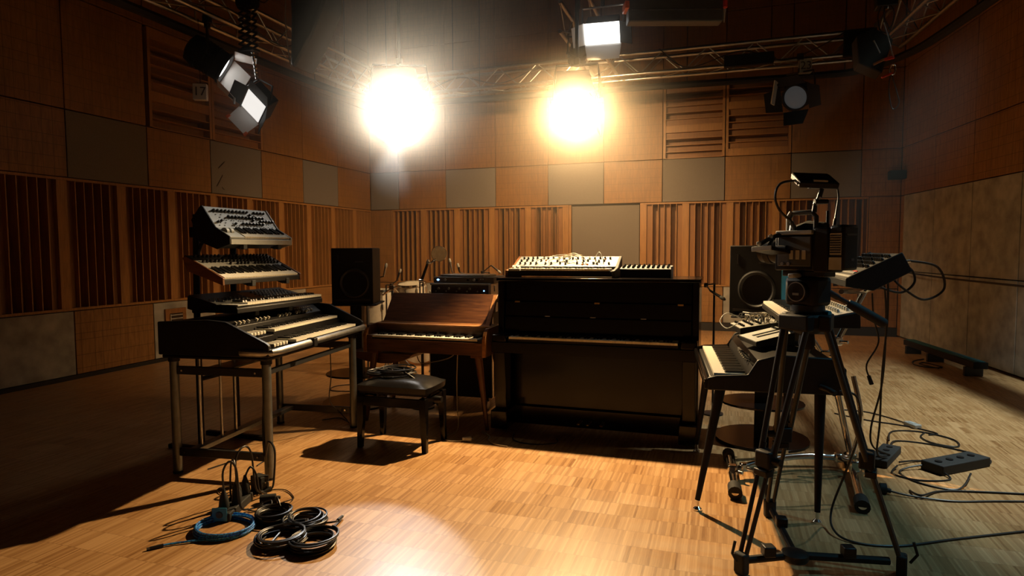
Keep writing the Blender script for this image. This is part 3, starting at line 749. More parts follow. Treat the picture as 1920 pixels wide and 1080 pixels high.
for x in (-.18, .20):
    for y in (.02, .25): MB().cyl((x, y, 0), (x, y, .003), .008).build('foot', M_RUBBER, lt)

# ------------------------------------------------------------------ goose lamp behind the walnut piano
dl = thing('studio_lamp', 'chrome round headed lamp on jointed arm behind the walnut piano', 'lamp', (-2.46, 4.93, 0), rz=18)
MB().lathe([(.10, 0), (.10, .015), (.03, .03), (.016, .05)], 28).build('base', M_DSTEEL, dl)
MB().cyl((0, 0, .03), (0, 0, .96), .012).build('pole', M_DSTEEL, dl)
for s in (-1, 1): MB().cyl((s*.014, 0, .95), (s*.014, 0, 1.105), .006).build('spring_rod', M_DSTEEL, dl)
MB().box((0, 0, .955), (.055, .03, .03)).build('lower_bracket', M_DSTEEL, dl, bevel=.004)
ea = Vector((0, 0, 1.105)); eb = Vector((.055, .02, 1.265))
MB().cyl(ea, eb, .013, .011).build('upper_arm', M_DSTEEL, dl)
MB().cyl(ea-Vector((.02, 0, 0)), ea+Vector((.02, 0, 0)), .018).build('joint_knob', M_CHROME, dl)
MB().tube(spline([eb, eb+Vector((.02, 0, -.005)), eb+Vector((.05, -.01, .018)), eb+Vector((.075, -.02, .03))], 6), .008).build('head_joint', M_CHROME, dl)
MB().cyl(eb-Vector((0, .016, .0)), eb+Vector((0, .016, .012)), .015).build('wing_nut', M_CHROME, dl)
hd = eb+Vector((.10, -.03, .075)); q = track((.1, -1, -.18)).to_matrix().to_4x4()
rot = Matrix.Translation(hd) @ q @ Matrix.Rotation(R(90), 4, 'X')
he = MB().lathe([(.02, -.075), (.045, -.065), (.062, -.03), (.068, .0), (.066, .002), (.058, -.02), (.03, -.05), (.001, -.055)], 32, rot, cap=False).build('lamp_shade', M_CHROME, dl)
rot = Matrix.Translation(hd) @ q @ Matrix.Rotation(R(90), 4, 'X')
MB().lathe([(.064, -.006), (.064, -.003), (.0005, -.001)], 32, rot, cap=False).build('frosted_glass', M_SKIN, he)

# ------------------------------------------------------------------ drum kit and microphones in the back corner
def drum(name, label, loc, r, h, tilt=(0, 0, 0), lugs=8, legs=0, group=None, open_shell=False):
    t = thing(name, label, 'drum', loc); t.rotation_euler = tilt
    z0 = .0
    MB().lathe([(r, z0), (r, z0+h)], 32).build('shell', M_DRUM, t)
    for zz in (z0, z0+h): MB().lathe([(r*.98, zz-.012), (r*1.05, zz-.012), (r*1.05, zz+.012), (r*.98, zz+.012)], 32, cap=False).build('hoop', M_CHROME, t)
    MB().lathe([(r*.99, z0+h+.002), (r*.99, z0+h+.004)], 32).build('drum_head', M_SKIN, t)
    for k in range(lugs):
        a = 2*math.pi*k/lugs
        lg = MB().box((r*1.04*math.cos(a), r*1.04*math.sin(a), z0+h*.5), (.022, .022, min(.07, h*.6)), (0, 0, a)).build('lug', M_CHROME, t, bevel=.004)
        MB().cyl((r*1.06*math.cos(a), r*1.06*math.sin(a), z0+.0), (r*1.06*math.cos(a), r*1.06*math.sin(a), z0+h), .004, n=6).build('tension_rod', M_CHROME, lg)
    return t
def tripod_base(t, z1, r=.26, zj=.30, zl=.14, n=3, rod=.012, ph=0.):
    MB().cyl((0, 0, .05), (0, 0, z1), rod, n=12).build('tube', M_CHROME, t)
    for k in range(n):
        a = 2*math.pi*k/n+ph; d = Vector((math.cos(a), math.sin(a), 0))
        l = MB().tube([d*.02+Vector((0, 0, zj)), d*r+Vector((0, 0, .015))], .008).build('leg', M_CHROME, t)
        MB().tube([d*.012+Vector((0, 0, .08)), d*r*.55+Vector((0, 0, zj-(zj-.015)*.55))], .006).build('brace', M_CHROME, l)
        MB().cyl(d*(r-.02)+Vector((0, 0, .0)), d*(r+.01)+Vector((0, 0, .035)), .013).build('rubber_foot', M_RUBBER, l)
ft = drum('floor_tom', 'white floor tom on chrome legs beside the studio monitor', (-3.88, 6.62, .52), .19, .38, lugs=8)
for k in range(3):
    a = 2*math.pi*k/3+.5; MB().tube([(.21*math.cos(a), .21*math.sin(a), .25), (.21*math.cos(a), .21*math.sin(a), -.40), (.24*math.cos(a), .24*math.sin(a), -.51)], .008).build('leg', M_CHROME, ft)
rt_ = drum('rack_tom', 'white rack tom drum with chrome lugs left of the lamp', (-3.50, 6.78, .83), .165, .14, (R(8), 0, 0), 8)
MB().tube([(0, .17, .05), (0, .26, .0), (0, .30, -.28)], .014).build('mount_arm', M_CHROME, rt_)
bd = thing('bass_drum', 'large white bass drum standing behind the walnut piano', 'drum', (-3.42, 6.75, 0)); bd.rotation_euler = (0, 0, R(14))
rot = Matrix.Translation((0, .22, .285)) @ Matrix.Rotation(R(90), 4, 'X')
MB().lathe([(.27, -.20), (.27, .20)], 40, rot).build('shell', M_DRUM, bd)
for h in (-.2, .2): MB().lathe([(.262, h-.015), (.284, h-.015), (.284, h+.015), (.262, h+.015)], 40, rot, cap=False).build('hoop', M_WALEDGE, bd)
for k in range(8):
    a = 2*math.pi*k/8+.2; MB().box((.275*math.cos(a), .22, .285+.275*math.sin(a)), (.02, .10, .02)).build('lug', M_CHROME, bd, bevel=.004)
for s in (-1, 1): MB().tube([(s*.20, .10, .12), (s*.34, .02, .01)], .009).build('spur', M_CHROME, bd)
sn = drum('snare_drum', 'small white drum with chrome lugs left of the rack units', (-3.02, 6.62, .78), .14, .15, (0, R(-12), 0), 8)
for k in range(3):
    a = 2*math.pi*k/3; MB().tube([(.05*math.cos(a), .05*math.sin(a), -.02), (.0, .0, -.10)], .007).build('basket_arm', M_CHROME, sn)
MB().cyl((0, 0, -.02), (-.1, 0, -.5), .012).build('stand_tube', M_CHROME, sn)
for k in range(3):
    a = 2*math.pi*k/3; MB().tube([(-.1, 0, -.45), (-.13+.25*math.cos(a), .25*math.sin(a), -.745)], .009).build('stand_leg', M_CHROME, sn)
cs = thing('cymbal_stand', 'chrome hardware stand rising between monitor and walnut piano', 'stand', (-3.27, 5.88, 0))
tripod_base(cs, .98, .28, .34, ph=.4, rod=.016)
MB().cyl((0, 0, .55), (0, 0, .62), .024).build('height_clamp', M_CHROME, cs)
MB().box((0, 0, .98), (.06, .05, .05)).build('top_clamp', M_CHROME, cs, bevel=.006)
MB().tube([(-.13, .03, .90), (.0, 0, .98), (.10, -.02, 1.0)], .010).build('cross_arm', M_CHROME, cs)
MB().tube([(.02, 0, .97), (.10, .06, .86)], .010).build('cross_arm', M_CHROME, cs)
def mic_stand(label, base, tip, joint, r=.007, mic=.018, mat=None, z=None, down=None):
    """stand with boom: base on the floor, joint where the boom starts, tip where the microphone sits"""
    t = thing('microphone_stand', label, 'microphone', base)
    b = Vector(base); j = Vector(joint)-b; q = Vector(tip)-b
    MB().lathe([(.085, 0), (.085, .012), (.02, .02)], 24).build('base', M_DSTEEL, t)
    MB().cyl((0, 0, .01), (j.x*.0, j.y*.0, j.z), .009).build('pole', M_DSTEEL, t)
    if (j.xy).length > .02: MB().cyl((0, 0, j.z), j, .006).build('side_arm', M_DSTEEL, t)
    MB().cyl(j, q, .006).build('boom', M_DSTEEL, t)
    MB().box(j, (.03, .03, .035)).build('boom_clamp', M_DSTEEL, t, bevel=.004)
    d = Vector(down) if down else (q-j).normalized()
    mm = MB().cyl(q, q+d*.10, mic*.55, mic*.8, 14).build('microphone', mat or M_DSTEEL, t)
    MB().lathe([(mic*.8, 0), (mic, .012), (mic*.9, .034), (mic*.4, .046)], 14, Matrix.Translation(q+d*.098) @ d.to_track_quat('Z', 'Y').to_matrix().to_4x4()).build('grille', M_SGREY, mm)
    return t
mic_stand('microphone pointing up on clip just right of the studio monitor', (-3.62, 5.95, 0), (-3.36, 5.86, 1.10), (-3.50, 5.90, 1.07), down=(.25, 0, .95), mic=.016, mat=M_ALU)
mic_stand('small microphone clipped above the floor tom rim', (-3.60, 6.33, 0), (-3.50, 6.40, 1.03), (-3.55, 6.36, .98), down=(.3, .1, .9), mic=.015)
mic_stand('slim upright microphone farthest left above the rack units', (-2.86, 6.52, 0), (-2.865, 6.50, 1.14), (-2.83, 6.48, 1.08), down=(-.2, 0, .95), mic=.014, mat=M_ALU)
mic_stand('microphone with curled cable second from left above rack units', (-2.70, 6.62, 0), (-2.78, 6.52, 1.12), (-2.65, 6.58, 1.08), down=(-.1, -.1, .6), mic=.016)
mic_stand('microphone on tilted boom above right end of rack units', (-2.46, 6.60, 0), (-2.42, 6.56, 1.20), (-2.52, 6.55, 1.12), down=(.8, 0, -.6), mic=.014)
mic_stand('silver microphone on boom leaving the right side of upright piano', (-.06, 5.45, 0), (-.085, 5.02, 1.055), (-.12, 5.22, 1.085), down=(.75, -.3, -.45), mic=.015, mat=M_ALU)

# ------------------------------------------------------------------ black stage piano on splayed legs (right)
ep = thing('black_stage_piano', 'black electric stage piano on four splayed tapered legs at right', 'electric piano', (-.095, 3.90, 0), rz=-85)
# local -y faces the player (left in the room), local x runs from far to near
hw = .535
MB().prism([(.0, .655), (.0, .700), (.04, .705), (.19, .70), (.19, .74), (.225, .80), (.33, .83), (.58, .82), (.62, .78), (.62, .655)], -hw+.015, hw-.015, 'x').build('case', M_BLACK, ep, bevel=.006)
for s in (-1, 1): MB().prism([(-.015, .650), (-.015, .712), (.03, .725), (.18, .735), (.225, .812), (.33, .842), (.58, .832), (.635, .78), (.635, .650)], s*(hw-.008)-.012, s*(hw-.008)+.012, 'x').build('end_cheek', M_BLACK, ep, bevel=.006)
MB().bb(-hw, hw, -.03, -.012, .655, .705).build('front_rail', M_GLOSS, ep, bevel=.003)
MB().bb(-hw, hw, -.034, -.030, .690, .698).build('front_strip', M_CHROME, ep)
keyboard(ep, -.47, 40, .0236, .02, .155, .728, 5)
cp = slab(-.50, .50, (.195, .748), (.228, .806), .003).build('control_panel', M_GLOSS, ep)
for k, x in enumerate((.10, .16, .22, .28, .34)): MB().cyl((x, .21, .778), (x, .185, .79), .011, .009).build('knob', M_CHROME, ep)
MB().bb(-.08, .06, .196, .206, .765, .785).build('name_plate', M_ALU, ep)
for (x, y, fx, fy) in ((.44, .06, .50, -.055), (.44, .54, .53, .52), (-.44, .06, -.49, -.01), (-.44, .54, -.50, .56)):
    lg = MB().cyl((x, y, .66), (fx, fy, .055), .028, .014, 14).build('leg', M_MATTE, ep)
    MB().cyl((fx, fy, .058), (fx, fy, .012), .010).build('foot_stem', M_CHROME, lg)
    MB().lathe([(.022, 0), (.022, .010), (.010, .022)], 16, Matrix.Translation((fx, fy, 0))).build('foot', M_CHROME, lg)
MB().tube(spline([(.54, .52, .69), (.60, .54, .69), (.64, .56, .68)], 5), .014).build('rear_plug', M_RUBBER, ep)
# small things on top of it
mo = thing('modular_patch_box', 'small black module covered in tangled patch cables on stage piano', 'synthesizer module', (.20, 4.28, .845), rz=-78)
MB().prism([(-.12, 0), (-.12, .035), (.12, .075), (.12, 0)], -.135, .135, 'x').build('case', M_BLACK, mo, bevel=.003)
sl = (-.12, .037, math.atan2(.04, .24)); cp = slab(-.135, .135, (-.12, .039), (.12, .079), .003).build('control_panel', M_SGREY, mo)
knobs(cp, [(-.11+.035*i, .03+.05*j) for i in range(7) for j in range(3)], .001, .008, .014, M_EBONY, slope=sl)
rn = random.Random(21)
for k in range(16):
    a = Vector((rn.uniform(-.11, .11), rn.uniform(-.07, .10), .07)); b = Vector((rn.uniform(-.11, .11), rn.uniform(-.07, .10), .07))
    q = spline([a, a+Vector((rn.uniform(-.02, .02), rn.uniform(-.02, .02), .04)), (a+b)/2+Vector((rn.uniform(-.06, .06), rn.uniform(-.06, .06), rn.uniform(.02, .06))), b+Vector((0, 0, .04)), b], 7)
    MB().tube(q, .0028, 6).build('patch_cable', (M_SGREY, M_CABLE, M_GREYCABLE)[k % 3], mo)
q = spline([(-.05, -.06, .07), (-.08, -.15, .11), (-.06, -.20, .06), (0, -.17, .02), (.02, -.10, .06)], 8); MB().tube(q, .003, 6).build('patch_cable', M_WHITE, mo)
mi = thing('desktop_mixer', 'pale tilted desktop controller with dark sliders on stage piano', 'controller', (.235, 3.80, .842), rz=-72)
MB().prism([(-.10, 0), (-.10, .025), (.11, .075), (.11, 0)], -.13, .13, 'x').build('case', M_BLACK, mi, bevel=.004)
cp = slab(-.13, .13, (-.10, .028), (.11, .078), .003).build('control_panel', M_WHITE, mi)
sl = (-.10, .03, math.atan2(.05, .21))
for x in (-.03, .03): slab(x-.012, x+.012, (-.06, .04), (.08, .073), .004).build('slider_bank', M_EBONY, mi)
knobs(cp, [(-.10+.022*i, .185) for i in range(9)], .001, .006, .01, M_EBONY, slope=sl)
bx_ = thing('desktop_sequencer', 'grey flat sequencer box behind the pale controller on stage piano', 'sequencer', (.40, 4.02, .842), rz=-80)
MB().bb(-.11, .11, -.07, .07, 0, .05).build('case', M_SGREY, bx_, bevel=.005)
MB().bb(-.10, .10, -.06, .06, .05, .053).build('control_panel', M_WHITE, bx_)
knobs(bx_, [(-.085+.034*i, -.035+.035*j) for i in range(6) for j in range(3)], .052, .008, .014, M_EBONY)

# ------------------------------------------------------------------ chrome tube stand with two synthesizers
cs2 = thing('chrome_keyboard_stand', 'curved chrome tube keyboard stand behind the camera tripod', 'stand', (.42, 4.0, 0))
def loc_(x, y, z): return (x-.42, y-4.0, z)
for (x0, y0, x1, y1) in ((.055, 4.30, .085, 3.60), (.785, 4.46, .705, 3.60)):
    f = MB().cyl(loc_(x0, y0, .045), loc_(x1, y1, .045), .022, n=16).build('foot_bar', M_CHROME, cs2)
    for (x, y, x2, y2) in ((x0, y0, x0-(x1-x0)*.13, y0-(y1-y0)*.13), (x1, y1, x1-(x1-x0)*-.0, y1+.001)):
        pass
    d = Vector((x1-x0, y1-y0, 0)).normalized()
    MB().cyl(Vector(loc_(x1, y1, .04))-d*.10, Vector(loc_(x1, y1, .036)), .036, .038, 14).build('rubber_end', M_RUBBER, f)
    MB().cyl(Vector(loc_(x0, y0, .04))+d*.10, Vector(loc_(x0, y0, .036)), .036, .038, 14).build('rubber_end', M_RUBBER, f)
MB().tube(spline([loc_(.075, 3.92, .055), loc_(.25, 4.05, .085), loc_(.50, 4.22, .09), loc_(.775, 4.30, .075)], 8), .019, 12).build('cross_bar', M_CHROME, cs2)
def clampbox(c, rz=0, s=.055):
    k = MB().box(c, (s, s, s*1.1), (0, 0, R(rz))).build('clamp', M_CHROME, cs2, bevel=.008)
    c = Vector(c); MB().cyl(c+Vector((.02, -.02, 0)), c+Vector((.055, -.045, 0)), .010).build('clamp_bolt', M_CHROME, k)
clampbox(loc_(.075, 3.92, .06)); clampbox(loc_(.14, 3.96, .07), 20, .045); clampbox(loc_(.775, 4.30, .08)); clampbox(loc_(.70, 4.27, .085), 10, .05)
clampbox(loc_(.76, 4.12, .09)); clampbox(loc_(.62, 4.36, .70), 0, .06); clampbox(loc_(.69, 4.39, .79), 20, .05)
MB().tube(spline([loc_(.775, 4.30, .07), loc_(.752, 4.37, .21), loc_(.70, 4.375, .45), loc_(.664, 4.37, .60), loc_(.61, 4.36, .69), loc_(.53, 4.34, .82), loc_(.46, 4.32, .94)], 8), .019, 12).build('upright_tube', M_CHROME, cs2)
MB().tube(spline([loc_(.775, 4.30, .07), loc_(.80, 4.20, .35), loc_(.76, 4.24, .60)], 8), .014, 12).build('brace_tube', M_CHROME, cs2)
MB().tube([loc_(.62, 4.37, .66), loc_(.69, 4.39, .785), loc_(.85, 4.46, 1.105)], .018, 12).build('upper_arm_tube', M_CHROME, cs2)
MB().tube([loc_(.62, 3.85, 1.135), loc_(.85, 4.46, 1.10), loc_(.86, 4.60, 1.14)], .014, 10).build('support_rail', M_CHROME, cs2)
MB().tube([loc_(.46, 4.32, .94), loc_(.45, 3.60, .955)], .014, 10).build('support_rail', M_CHROME, cs2)
MB().tube([loc_(.46, 4.32, .94), loc_(.62, 4.30, .975), loc_(.63, 3.60, .975)], .012, 10).build('support_rail', M_CHROME, cs2)
MB().tube([loc_(.85, 4.46, 1.10), loc_(.89, 4.0, 1.20)], .013, 10).build('support_rail', M_CHROME, cs2)
ls = thing('flat_keyboard_synthesizer', 'flat grey keyboard synthesizer on lower arms of chrome stand', 'synthesizer', (.285, 4.02, .972), rz=-87, rx=0)
MB().prism([(0, .0), (0, .030), (.16, .045), (.34, .085), (.345, .0)], -.53, .53, 'x').build('case', M_BLACK, ls, bevel=.004)
keyboard(ls, -.50, 36, .0236, .004, .14, .052, 0)
cp = slab(-.525, .525, (.16, .050), (.338, .090), .004).build('control_panel', M_SGREY, ls)
slab(.36, .525, (.004, .052), (.16, .052), .012).build('end_plate', M_SGREY, ls)
sl = (.16, .052, math.atan2(.04, .178))
knobs(cp, [(-.48+.05*i, .05+.045*j) for i in range(20) for j in range(3)], .001, .009, .018, M_SGREY, slope=sl)
us = thing('tilted_analog_synthesizer', 'dark tilted synthesizer dense with knobs on top of chrome stand', 'synthesizer', (.62, 4.10, 1.165), rz=-88)
for s in (-1, 1): MB().prism([(-.004, .0), (-.004, .045), (.26, .185), (.31, .085), (.13, -.02)], s*.315-.010, s*.315+.010, 'x').build('side_cheek', M_BLACK, us, bevel=.004)
MB().prism([(0, .0), (0, .035), (.255, .170), (.30, .085), (.13, -.015)], -.305, .305, 'x').build('case', M_BLACK, us, bevel=.002)
cp = slab(-.305, .305, (.0, .040), (.258, .177), .005).build('control_panel', M_DGREY, us)
sl = (0, .041, math.atan2(.137, .258))
knobs(cp, [(-.28+.035*i, .13+.038*j) for i in range(17) for j in range(4) if (i*3+j) % 7], .001, .0085, .018, M_EBONY, slope=sl)
slab(-.29, .29, (.015, .053), (.03, .061), .003).build('light_strip', M_SGREY, us)
knobs(cp, [(-.26+.033*i, .065) for i in range(16)], .001, .010, .006, M_SGREY, 'step_button', slope=sl)
slab(.14, .24, (.060, .077), (.072, .0835), .004).build('red_mark', M_RED, us)
MB().tube(spline([(-.2, .29, .11), (-.2, .36, .12), (-.2, .45, .08), (-.2, .47, .0), (-.2, .40, -.06), (-.2, .28, -.02), (-.2, .25, .04)], 8), .007).build('rear_cable', M_CABLE, us)
MB().cyl((.10, .285, .12), (.10, .36, .135), .012, .009).build('rear_plug', M_ALU, us)
MB().tube(spline([(.10, .36, .135), (.08, .50, .10), (.06, .54, -.02), (.08, .44, -.08), (.12, .33, -.02), (.12, .27, .04)], 8), .0065).build('rear_cable', M_CABLE, us)

# ------------------------------------------------------------------ video camera on tripod (right foreground)
tp = thing('camera_tripod', 'tall black twin tube tripod carrying the video camera', 'tripod', (.36, 3.055, 0))
AP = Vector((0, 0, 1.05))
feet = [Vector((-.265, -.279, 0)), Vector((.373, -.088, 0)), Vector((-.111, .369, 0))]
hubp = Vector((-.05, -.20, .075))
for f in feet:
    d = Vector((f.x, f.y, 0)).normalized(); lat = Vector((-d.y, d.x, 0))
    top = AP + d*.075; mid = top.lerp(f, .55)
    leg = MB().box(mid, (.075, .06, .075), (0, 0, math.atan2(d.y, d.x)+math.pi/2)).build('leg', M_MATTE, tp, bevel=.008)
    for s in (-1, 1):
        MB().tube([top+lat*s*.060, mid+lat*s*.032], .0125, 12).build('upper_tube', M_DSTEEL, leg)
        MB().tube([mid+lat*s*.026-(f-top)*.06, f+lat*s*.014+Vector((0, 0, .05))], .0095, 12).build('lower_tube', M_DSTEEL, leg)
    MB().cyl(mid+lat*.04, mid+lat*.075, .018, .015).build('lock_knob', M_BLACK, leg)
    m2 = mid.lerp(f, .12); MB().box(m2, (.07, .045, .03), (0, 0, math.atan2(d.y, d.x)+math.pi/2)).build('lower_clamp', M_BLACK, leg, bevel=.005)
    MB().box(f+Vector((0, 0, .045)), (.055, .04, .09), (0, 0, math.atan2(d.y, d.x)+math.pi/2)).build('foot_block', M_RUBBER, leg, bevel=.008)
    MB().tube([f+d*.03+Vector((0, 0, .06)), f+d*.055+Vector((0, 0, .10)), f+d*.04+Vector((0, 0, .15))], .006, 8).build('foot_strap', M_RUBBER, leg)
    MB().box(top+Vector((0, 0, .0)), (.15, .05, .07), (0, 0, math.atan2(d.y, d.x)+math.pi/2)).build('shoulder', M_MATTE, leg, bevel=.008)
    ar = MB().tube([hubp, f.lerp(hubp, .12)+Vector((0, 0, .05))], .017, 10).build('spreader_arm', M_MATTE, tp)
    MB().box(f.lerp(hubp, .5)+Vector((0, 0, .06)), (.05, .05, .045), (0, 0, math.atan2((f-hubp).y, (f-hubp).x))).build('arm_clamp', M_BLACK, ar, bevel=.006)
MB().lathe([(.05, .055), (.055, .065), (.055, .085), (.03, .095)], 20, Matrix.Translation((hubp.x, hubp.y, 0))).build('spreader_hub', M_BLACK, tp)
MB().lathe([(.05, 1.0), (.085, 1.03), (.09, 1.075), (.078, 1.085)], 28).build('bowl', M_MATTE, tp)
MB().lathe([(.03, .93), (.035, .95), (.03, 1.0)], 18).build('bowl_handle', M_RUBBER, tp)
MB().lathe([(.06, 1.083), (.072, 1.10), (.07, 1.125), (.05, 1.13)], 28).build('pan_base', M_DSTEEL, tp)
MB().cyl((.055, .0, 1.09), (.085, -.03, 1.09), .014, .012).build('pan_lock', M_TEAL, tp)
hrot = R(50); hx = Vector((math.cos(hrot), math.sin(hrot), 0)); hy = Vector((-math.sin(hrot), math.cos(hrot), 0))
fh = MB().box((0, 0, 1.185), (.13, .15, .13), (0, 0, hrot)).build('fluid_head', M_MATTE, tp, bevel=.02)
MB().cyl(-hx*.062+Vector((0, 0, 1.185)), -hx*.085+Vector((0, 0, 1.185)), .048, .046, 28).build('drag_dial', M_BLACK, fh)
rot = Matrix.Translation(-hx*.086+Vector((0, 0, 1.185))) @ (-hx).to_track_quat('Z', 'Y').to_matrix().to_4x4()
MB().lathe([(.043, 0), (.043, .002), (.039, .002), (.039, 0)], 28, rot, cap=False).build('dial_ring', M_ALU, fh)
MB().box(-hx*.088+Vector((0, 0, 1.175)), (.004, .03, .010), (0, 0, hrot)).build('dial_mark', M_ALU, fh)
MB().cyl(hx*.06+Vector((0, 0, 1.185)), hx*.085+Vector((0, 0, 1.185)), .04, .036, 24).build('drag_dial', M_BLACK, fh)
MB().box((0, 0, 1.262), (.085, .20, .025), (0, 0, hrot)).build('camera_plate', M_DSTEEL, tp, bevel=.004)
MB().box(-hx*.06+Vector((-.02, 0, 1.255)), (.06, .03, .018), (0, 0, hrot)).build('plate_lever', M_SGREY, tp, bevel=.004)
ha = Vector((.06, .0, 1.195)); hb = Vector((.31, .02, 1.045))
MB().tube([ha, ha.lerp(hb, .25)], .013).build('pan_handle_joint', M_DSTEEL, tp)
MB().tube([ha.lerp(hb, .2), ha.lerp(hb, .72)], .010).build('pan_handle_bar', M_DSTEEL, tp)
MB().tube([ha.lerp(hb, .40), ha.lerp(hb, .5), ha.lerp(hb, .97), hb], [.017, .021, .021, .015], 14).build('pan_handle_grip', M_RUBBER, tp)

vc = thing('video_camera', 'black professional video camera with rear battery on the tripod', 'camera', (.36, 3.055, 1.275), rz=50)
# local +y is where the lens points, -x is the operator side
MB().bb(-.055, .055, -.06, .13, .0, .17).build('body', M_BLACK, vc, bevel=.006)
MB().bb(-.066, -.054, -.05, .11, .02, .15).build('side_panel', M_DGREY, vc, bevel=.003)
for k in range(3):
    MB().bb(-.070, -.065, -.03+.03*k, -.012+.03*k, .05, .09).build('side_button', M_SGREY, vc, bevel=.001)
for (y, z) in ((.05, .03), (.08, .03)): MB().cyl((-.065, y, z), (-.075, y, z), .008).build('side_connector', M_ALU, vc)
tpn = MB().bb(-.068, .02, -.055, .12, .158, .176).build('top_plate', M_SGREY, vc, bevel=.003)
for k in range(3): MB().cyl((-.03, -.03+.05*k, .176), (-.03, -.03+.05*k, .178), .006).build('screw_hole', M_EBONY, tpn)
MB().bb(-.06, .055, -.125, -.06, -.005, .185).build('battery_mount', M_MATTE, vc, bevel=.006)
bt = MB().bb(-.055, .055, -.19, -.125, .005, .195).build('battery', M_BLACK, vc, bevel=.012)
MB().bb(-.0565, -.0545, -.18, -.13, .07, .16).build('vent', M_SGREY, bt)
for k in range(8): MB().bb(-.0585, -.056, -.178, -.132, .078+.010*k, .082+.010*k).build('vent_rib', M_BLACK, bt)
MB().bb(-.0575, -.0545, -.182, -.128, .008, .06).build('pale_label', M_SGREY, bt)
MB().bb(-.035, .035, -.1915, -.1895, .15, .158).build('release_bar', M_DGREY, bt)
MB().bb(.0, .02, -.1915, -.1895, .045, .055).build('mark_plate', M_DGREY, bt)
ln = MB().lathe([(.05, .0), (.055, .02), (.055, .06), (.050, .07), (.052, .10)], 28, Matrix.Translation((0, .13, .085)) @ Matrix.Rotation(R(-90), 4, 'X')).build('lens', M_BLACK, vc)
MB().lathe([(.056, .0), (.059, .003), (.059, .03), (.056, .033)], 28, Matrix.Translation((0, .17, .085)) @ Matrix.Rotation(R(-90), 4, 'X'), cap=False).build('focus_ring', M_RUBBER, ln)
# flip-out screen on the operator side
fs = MB().box((-.135, .09, .088), (.13, .10, .016), (R(-4), R(8), 0)).build('flip_screen', M_BLACK, vc, bevel=.004)
MB().box((-.203, .09, .098), (.006, .098, .020), (R(-4), R(8), 0)).build('screen_edge', M_SGREY, fs, bevel=.001)
MB().box((-.075, .12, .094), (.008, .008, .006)).build('indicator', M_CYANSCREEN, fs)
MB().cyl((-.07, .11, .10), (-.07, .06, .10), .012).build('screen_hinge', M_DSTEEL, vc)
MB().tube([(-.06, .10, .16), (-.10, .12, .145), (-.14, .15, .115)], .010).build('side_arm', M_DSTEEL, vc)
for p in ((-.10, .12, .15), (-.14, .15, .12)): MB().lathe([(.0, -.012), (.011, -.006), (.012, .006), (.0, .012)], 14, Matrix.Translation(p), cap=False).build('arm_ball', M_ALU, vc)
# carrying handle, monitor arm and monitor
MB().tube([(0, .10, .17), (0, .10, .235), (0, .08, .255), (0, -.01, .255), (0, -.03, .235), (0, -.03, .17)], .011, 10).build('top_handle', M_DGREY, vc)
MB().tube([(-.012, .10, .175), (-.012, .10, .24), (-.012, .085, .262)], .006, 8).build('handle_trim', M_SGREY, vc)
MB().tube([(.02, .10, .175), (.02, .02, .20), (.02, -.06, .19)], .02, 10).build('handle_pad', M_RUBBER, vc)
MB().cyl((-.03, .06, .176), (-.03, .06, .20), .016, .013).build('top_knob', M_ALU, vc)
for a, b_, m_ in (((0, -.02, .255), (.005, -.02, .285), M_DSTEEL), ((.005, -.02, .285), (.02, -.03, .32), M_ALU), ((.02, -.03, .32), (.03, -.035, .355), M_DSTEEL)):
    MB().cyl(a, b_, .011, .009).build('monitor_arm', m_, vc)
MB().cyl((.0, -.02, .30), (.05, -.05, .30), .012, .010).build('arm_lever', M_BLACK, vc)
fm = thing('field_monitor', 'small flat black field monitor mounted above the video camera', 'monitor', (.385, 3.07, 1.632), rz=14)
o = MB().box((-.008, 0, .035), (.165, .13, .028), (R(24), R(3), 0)).build('body', M_BLACK, fm, bevel=.006)
MB().box((-.008, .006, .051), (.15, .115, .004), (R(24), R(3), 0)).build('screen', M_GLOSS, fm)
MB().box((-.004, -.053, .028), (.06, .012, .012), (R(24), R(3), 0)).build('front_label', M_SGREY, fm, bevel=.001)
for z_ in (.0, .028): MB().box((-.092, -.02-.03*z_, .028), (.006, .03, .010), (R(24), 0, 0)).build('side_port', M_ALU, fm)
MB().box((.0, .01, .012), (.05, .05, .02)).build('mount_shoe', M_DSTEEL, fm, bevel=.004)
c1 = MB().tube(spline([(.302, 3.045, 1.67), (.235, 3.02, 1.655), (.215, 3.01, 1.60), (.235, 3.02, 1.54), (.285, 3.04, 1.49), (.298, 3.055, 1.462)], 10), .0055).build('monitor_cable', M_CABLE)
tag(c1, 'thick black cable looping from monitor down to video camera', 'cable')
MB().cyl((.285, 3.04, 1.49), (.30, 3.055, 1.455), .009).build('connector', M_DSTEEL, c1)
c2 = MB().tube(spline([(.468, 3.10, 1.66), (.478, 3.10, 1.60), (.472, 3.10, 1.54), (.462, 3.08, 1.475)], 8), .004).build('power_cable', M_CABLE)
tag(c2, 'thin black cable hanging from right side of field monitor', 'cable')
MB().cyl((.466, 3.09, 1.50), (.461, 3.08, 1.47), .007).build('connector', M_DSTEEL, c2)
an = MB().cyl((.43, 3.05, 1.462), (.43, 3.05, 1.535), .006).build('antenna', M_BLACK); tag(an, 'short black antenna standing on rear of video camera', 'antenna')
MB().lathe([(.009, 1.455), (.009, 1.475), (.006, 1.48)], 12, Matrix.Translation((.43, 3.05, 0))).build('antenna_base', M_BLACK, an)

